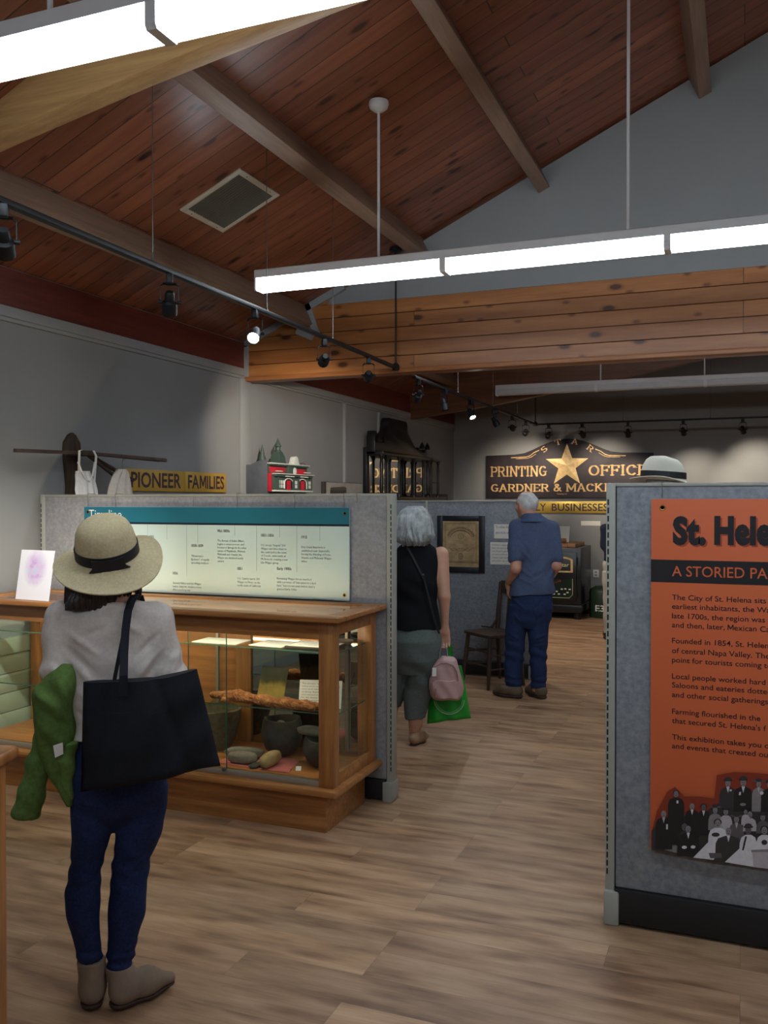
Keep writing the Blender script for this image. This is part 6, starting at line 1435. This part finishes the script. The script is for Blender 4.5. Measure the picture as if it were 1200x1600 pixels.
# ------------------------------------------------------------------ the man in the blue polo shirt
F3 = Frame(824, 1090); L3 = F3.L
pm3 = thing('person', 'white-haired man in a blue polo shirt and jeans reading the notices', 'person', F3.B); pw_parent[0] = pm3
TW = .45
bd = SD((-.36, -.34, 0), (.34, .34, 1.76), PH)
hc3 = (L3(822, 790)[0], .01, L3(822, 789)[2]); head(bd, hc3, .75, .10, 1.0)
bd.put(rc((hc3[0]+.01, -.02, hc3[2]-.05), (.035, -.02, 1.47), .060, .068), .03)
T3 = [(804, 822, 843, -.02, .07), (812, 809, 858, -.01, .09), (822, 802, 863, 0, .105), (845, 804, 864, .0, .125), (875, 810, 864, .0, .13), (900, 806, 864, 0, .13), (925, 801, 863, 0, .13), (950, 800, 862, 0, .125)]
R3 = F3.rows(T3); bd.put(stack(grow(R3, -.012)), .03)
LL = F3.rows([(945, 795, 834, 0, .105), (985, 790, 823, .0, .095), (1010, 789, 820, 0, .082), (1030, 788, 818, .0, .075), (1055, 788, 815, 0, .068), (1078, 790, 814, 0, .06)])
LR = F3.rows([(945, 824, 864, 0, .105), (985, 823, 857, .0, .095), (1010, 826, 855, 0, .082), (1030, 828, 854.5, .0, .075), (1055, 828, 853.5, 0, .068), (1080, 829, 852.5, 0, .06)])
bd.put(stack(grow(LL, -.012)), .02).put(stack(grow(LR, -.012)), .02)
a0, a1, a2 = L3(808, 824, -.02), L3(806, 888, -.12), L3(795, 912, .03)
bd.put(rc(a0, a1, .058, .045), .03); bd.put(rc(a1, a2, .046, .030), .015); hand(bd, a2, (-.05, .35, -.9), (1, .1, .0), (-.1, 1, .3), 1.02, .55)
b0, b1_, b2_ = L3(862, 826, .02), L3(869, 884, -.03), L3(858, 905, .18)
bd.put(rc(b0, b1_, .056, .044), .03); bd.put(rc(b1_, b2_, .045, .030), .015); hand(bd, b2_, (-.5, .6, -.5), (-.7, -.3, -.4), (-.1, .5, .9), 1.02, .55)
sd_obj('body', bd, F3, M_skin2, pm3)
M_polo = fabric('polo_blue', (66, 78, 106), (86, 99, 128), 110, .9, .25); M_jean3 = fabric('denim_blue', (28, 40, 72), (44, 58, 94), 110, .88, .25)
po = SD((-.34, -.30, .82), (.36, .30, 1.58), .005)
po.put(stack([(z, x, y, rx+(.006 if z > 1.06 else .016), ry+(.008 if z > 1.06 else .024)) for z, x, y, rx, ry in R3]), .03); po.put(rc(a0, tuple(a0[i]+(a1[i]-a0[i])*.72 for i in range(3)), .070, .072), .03); po.put(rc(b0, tuple(b0[i]+(b1_[i]-b0[i])*.75 for i in range(3)), .068, .066), .03)
zh = L3(830, 928)[2]
po.cut(lambda X, Y, Z: zh+.05*(X-.05)-Z+0*Y)
po.warp(creases([(-.10, 1.38, .04, 1.24), (.14, 1.36, .06, 1.2), (-.08, 1.28, .06, 1.12), (.13, 1.24, .05, 1.08), (-.10, 1.12, .04, 1.02), (.15, 1.08, .02, 1.0), (-.08, 1.02, .05, .96)], .007, .014))
po.put(el((hc3[0]+.012, .03, 1.575), (.062, .075, .05)), .01, sub=True)
po.warp(lambda X, Y, Z: .006*np.sin(17*X+21*Z+2.4*np.sin(9*Z-7*X)+6*Y)*np.clip((1.42-Z)/.2, .15, 1)+.004*np.sin(34*Z-26*X+2*np.sin(15*X))*np.exp(-((Z-1.08)/.14)**2))
so_ = sd_obj('polo_shirt', po, F3, M_polo, pm3)
co = SD((-.12, -.16, 1.42), (.18, .14, 1.62), .004)
co.put(stack([(1.478, .038, -.022, .116, .110), (1.51, .034, -.018, .096, .098), (1.55, .028, -.010, .078, .084)]), .01); co.put(rc((hc3[0]+.01, 0, 1.4), (hc3[0]+.01, 0, 1.62), .062, .062), .006, sub=True); sd_obj('collar', co, F3, M_polo, so_)
j3 = SD((-.30, -.22, .05), (.30, .24, 1.02), .005)
j3.put(stack(F3.rows([(905, 806, 862, 0, .12), (925, 800, 863, -.005, .13), (950, 797, 864, -.01, .135), (968, 797, 860, -.005, .12), (980, 803, 850, 0, .09)])), .03); j3.put(stack(LL), .014).put(stack(LR), .014)
j3.warp(creases([(-.13, .84, -.02, .76), (.14, .84, .05, .76), (-.16, .55, -.06, .50), (-.17, .49, -.06, .47), (.16, .55, .04, .50), (.15, .48, .04, .46), (-.17, .2, -.08, .17), (.14, .2, .05, .17), (-.12, .72, -.05, .64), (.13, .72, .06, .64)], .006, .012))
j3.cut(lambda X, Y, Z: .085-Z+0*X+0*Y)
j3.warp(lambda X, Y, Z: .005*np.sin(40*Z+22*X+2*np.sin(18*Z+8*Y))*np.clip((.9-Z)/.5, .15, 1)+.004*np.sin(95*Z+10*X)*np.exp(-((Z-.13)/.05)**2))
sd_obj('jeans', j3, F3, M_jean3, pm3)
M_shoe = pm('shoe_brown', (96, 82, 66), .75, var=.12, bump=.1)
hb0 = np.array((LL[-1][1]+.075, -.05, 0)); boot(F3, hb0, hb0+np.array((-.255, .11, 0)), (LL[-1][1], 0, .10), .05, .12, 'shoe', M_shoe, M_sole, .024, 0, .046)
hb0 = np.array((LR[-1][1]+.055, -.055, 0)); boot(F3, hb0, hb0+np.array((-.16, .22, 0)), (LR[-1][1], 0, .10), .05, .12, 'shoe', M_shoe, M_sole, .024, 0, .046)
M_wh = pm('hair_white', (196, 196, 194), .5, var=.12, scale=40)
hh = SD((-.16, -.16, 1.5), (.14, .16, 1.78), .004)
Rh = np.array(Matrix.Rotation(.75, 3, 'Z')); bk_ = np.array((math.sin(.75), -math.cos(.75), 0))
hh.put(el((hc3[0]+bk_[0]*.018, hc3[1]+bk_[1]*.018, hc3[2]+.018), (.086, .098, .094), Rh), .01)
hh.put(el((hc3[0]-bk_[0]*.075, hc3[1]-bk_[1]*.075, hc3[2]-.02), (.10, .085, .125), Rh), .012, sub=True)
hh.put(el((hc3[0]+bk_[0]*.022, hc3[1]+bk_[1]*.022, hc3[2]+.118), (.046, .046, .026), Rh), .012, sub=True)
hh.cut(lambda X, Y, Z: hc3[2]-.066-Z+0*X+0*Y); hh.warp(lambda X, Y, Z: .0025*np.sin(90*X+70*Y+50*Z)+.002*np.sin(40*X-60*Z))
sd_obj('hair', hh, F3, M_wh, pm3)
wv = np.array(a2)-np.array(a1); wv /= np.linalg.norm(wv); wc = np.array(a2)-wv*.025
MB().lathe([(.031, -.009), (.0345, -.009), (.0345, .009), (.031, .009), (.031, -.009)], F3.W(wc), 20, (F3.ex*wv[0]+F3.ey*wv[1]+Vector((0, 0, wv[2]))).to_track_quat('Z', 'Y').to_matrix()).build('wrist_watch', M_brass, pm3, smooth=True)

# ------------------------------------------------------------------ the man behind the orange sign (hat, heel) and the visitor by the far wall
def plain_person(fr, lab, H, shirt, trou, shoe, skin, hairm, w_=.20, yaw=0.0, arm=.0):
    t = thing('person', lab, 'person', fr.B); pw_parent[0] = t
    s = H/1.75; b = SD((-.40, -.26, 0), (.40, .30, H+.05), .008); hc = (0, .01, H-.115*s); head(b, hc, yaw, 0, s)
    b.put(rc((0, -.015, hc[2]-.05), (0, -.02, 1.46*s), .058*s, .065*s), .03)
    tors = [(1.47*s, 0, -.01, .10*s, .07*s), (1.42*s, 0, -.005, .17*s, .085*s), (1.30*s, 0, 0, .175*s, .11*s), (1.10*s, 0, 0, .16*s, .11*s), (.95*s, 0, 0, .175*s, .12*s), (.82*s, 0, 0, .17*s, .11*s)]
    b.put(stack(tors), .03); legs = []
    for q_ in (-1, 1):
        lg = [(.86*s, q_*.09*s, 0, .088*s, .10*s), (.5*s, q_*.10*s, .005, .062*s, .07*s), (.32*s, q_*.105*s, -.01, .055*s, .065*s), (.08, q_*.11*s, 0, .042*s, .045*s)]; legs.append(lg); b.put(stack(lg), .02)
        sh, e_, w2_ = (q_*.165*s, 0, 1.39*s), (q_*.125*s, .05, 1.10*s), (q_*.06*s, .20, 1.02*s)
        b.put(rc(sh, e_, .052*s, .042*s), .03); b.put(rc(e_, w2_, .042*s, .028*s), .015); hand(b, w2_, (-q_, .4, .1), (0, -.5, -1), (0, .4, 1), s, .45)
    sd_obj('body', b, fr, skin, t)
    sh_ = SD((-.36, -.22, .80), (.36, .22, 1.60), .008); sh_.put(stack(grow([r for r in tors if r[0] > .85], .014)), .03)
    for q_ in (-1, 1): sh_.put(rc((q_*.165*s, 0, 1.39*s), (q_*.158*s, .03, 1.18*s), .062*s, .064*s), .03)
    sh_.cut(lambda X, Y, Z: .93*s-Z+0*X+0*Y); sh_.warp(lambda X, Y, Z: .004*np.sin(22*X+25*Z)); sd_obj('shirt', sh_, fr, shirt, t)
    tr_ = SD((-.34, -.22, .04), (.34, .22, 1.0), .008); tr_.put(stack(grow(tors[-2:]+[(1.0*s, 0, 0, .165*s, .115*s)], .012)), .03)
    for lg in legs: tr_.put(stack(grow(lg, .022)), .02)
    tr_.cut(lambda X, Y, Z: .06-Z+0*X+0*Y); tr_.warp(lambda X, Y, Z: .004*np.sin(30*Z+20*X)); sd_obj('trousers', tr_, fr, trou, t)
    for q_ in (-1, 1): h0 = np.array((q_*.11*s, -.075, 0)); boot(fr, h0, h0+np.array((q_*.04, .26, 0)), (q_*.11*s, 0, .09), .05, .11, 'shoe', shoe, M_sole, .024, 0, .044)
    hh_ = SD((-.14, -.16, H-.26), (.14, .16, H+.05), .006); Rz = np.array(Matrix.Rotation(yaw, 3, 'Z')); bk2 = np.array((math.sin(yaw), -math.cos(yaw), 0))
    hh_.put(el((bk2[0]*.02, .01+bk2[1]*.02, hc[2]+.022), (.085*s, .1*s, .092*s), Rz), .01); hh_.put(el((-bk2[0]*.09, .01-bk2[1]*.09, hc[2]-.03), (.11, .09, .12), Rz), .012, sub=True)
    hh_.cut(lambda X, Y, Z: hc[2]-.07-Z+0*X+0*Y); sd_obj('hair', hh_, fr, hairm, t)
    return t, hc
F4 = Frame(1029, 1284)
M_dshirt = fabric('shirt_olive', (70, 74, 66), (88, 92, 84), 90); M_dtrou = fabric('trousers_dark', (30, 30, 34), (44, 44, 48), 90); M_bshoe = pm('shoe_black', (24, 22, 24), .4)
p4, hc4 = plain_person(F4, 'man in a white fedora standing hidden behind the orange sign partition', 1.80, M_dshirt, M_dtrou, M_bshoe, M_skin2, M_wh, yaw=1.1)
# fedora with pinched crown and black band, brim pointing left
M_fed = pm('fedora_white', (226, 224, 210), .8, var=.04, scale=8, bump=.05, bscale=200)
hB = Vector((F4.L(1036, 748)[0], .0, F4.L(1036, 748)[2])); tl4 = Euler((0, math.radians(4), 0)).to_matrix()
def fw(p): return F4.W(hB+tl4 @ Vector(p))
fd_ = MB(); n = 64; prof = [(.0, .112, 0), (.25, .114, 0), (.5, .116, 0), (.75, .112, 0), (.88, .100, 0), (.96, .08, 0), (1.0, .05, 0), (1.03, .0, 0), (1.08, -.004, 1), (1.3, -.005, 1), (1.52, -.001, 1), (1.54, -.004, 1), (1.3, -.009, 1), (1.0, -.008, 1), (.97, .04, 0), (.8, .095, 0), (0, .10, 0)]
vs = []
for r, z, br_ in prof:
    for k in range(n):
        a = 2*PI*k/n; x, y = r*.108*math.cos(a), r*.090*math.sin(a)
        dz = 0
        if not br_ and z > .03:
            top = min(1, (z-.03)/.07); dz -= .022*top*math.exp(-(y/.026)**2)*(1-.3*math.exp(-((x+.04)/.05)**2)); y *= 1-.18*top*math.exp(-((x+.07)/.045)**2); dz -= .02*top*max(0, x)/.1
        if br_: dz += .010*math.cos(2*a)*(-1)*(r-1)*2-(.022 if math.cos(a) > 0 else -.004)*max(0, abs(math.cos(a)))*(r-1)*1.6
        vs.append(fw((x, y, z+dz)))
m = len(prof); fd_.add(vs, [(i*n+k, i*n+(k+1) % n, (i+1)*n+(k+1) % n, (i+1)*n+k) for i in range(m-1) for k in range(n)])
fo_ = fd_.build('fedora_hat', M_fed, p4, smooth=True)
bb = MB(); vs = []
for r, z in ((1.035, .004), (1.055, .004), (1.035, .036), (1.01, .037)):
    for k in range(n): a = 2*PI*k/n; vs.append(fw((r*.108*math.cos(a), r*.090*math.sin(a), z)))
bb.add(vs, [(i*n+k, i*n+(k+1) % n, ((i+1) % 4)*n+(k+1) % n, ((i+1) % 4)*n+k) for i in range(4) for k in range(n)]); bb.build('hat_band', M_band, fo_, smooth=True)
F5 = Frame(966, 1000)
M_nshirt = fabric('shirt_navy', (24, 28, 42), (34, 38, 54), 90); M_ltrou = fabric('trousers_pale', (150, 146, 138), (176, 172, 164), 90)
plain_person(F5, 'visitor in a navy shirt and pale trousers, mostly hidden behind the orange sign partition', 1.66, M_nshirt, M_ltrou, M_bshoe, M_skin2, M_hair)

# ------------------------------------------------------------------ fur pelt on the lower glass shelf
def furmat():
    m, t, p = nt('pelt_fur'); v = coords(t, (1, 2.5, 2.5)); n = noise(t, v, 16, 6, .7); n2 = noise(t, coords(t, (30, 90, 60)), 3, 3)
    a = ramp(t, n, [(.3, lin((84, 48, 26))), (.48, lin((150, 92, 50))), (.62, lin((188, 132, 80))), (.75, lin((214, 180, 124)))])
    t.links.new(mixc(t, .6, a, ramp(t, n2, [(.35, (.6, .6, .6)), (.65, (1.1, 1.1, 1.1))]), 'MULTIPLY'), p.inputs['Base Color']); p.inputs['Roughness'].default_value = .95; bumpn(t, p, n2, .8, .004); return m
pe = SD((-2.75, 3.98, .56), (-1.86, 4.34, .70), .004)
pts = [(-2.66, 4.16, .600), (-2.5, 4.155, .606), (-2.35, 4.12, .604), (-2.2, 4.10, .602), (-2.08, 4.11, .602), (-1.98, 4.13, .598)]
pts = [(x, y+.0, z) for x, y, z in pts]
rs = [.022, .030, .028, .027, .026, .020]
for i in range(5): pe.put(rc(pts[i], pts[i+1], rs[i], rs[i+1]), .02)
pe.put(rc((-2.56, 4.13, .598), (-2.55, 4.09, .594), .014, .010), .01); pe.put(rc((-2.06, 4.10, .6), (-2.03, 4.085, .592), .016, .012), .01)
pe.warp(lambda X, Y, Z: .005*np.sin(24*X+3*np.sin(11*X)+30*Y)+.0016*np.sin(150*X+90*Y+5*np.sin(60*Z+40*X))+.0014*np.sin(260*X-210*Y+7*np.sin(90*X)+150*Z)+.001*np.sin(390*Y+330*Z+4*np.sin(120*X)))
pe.cut(lambda X, Y, Z: .5785-Z+0*X+0*Y)
tag(sd_obj('fur_pelt', pe, None, furmat(), None, (-2.3, 4.12, .5785)), 'reddish brown fur pelt stretched along the lower glass shelf of the case', 'fur pelt')
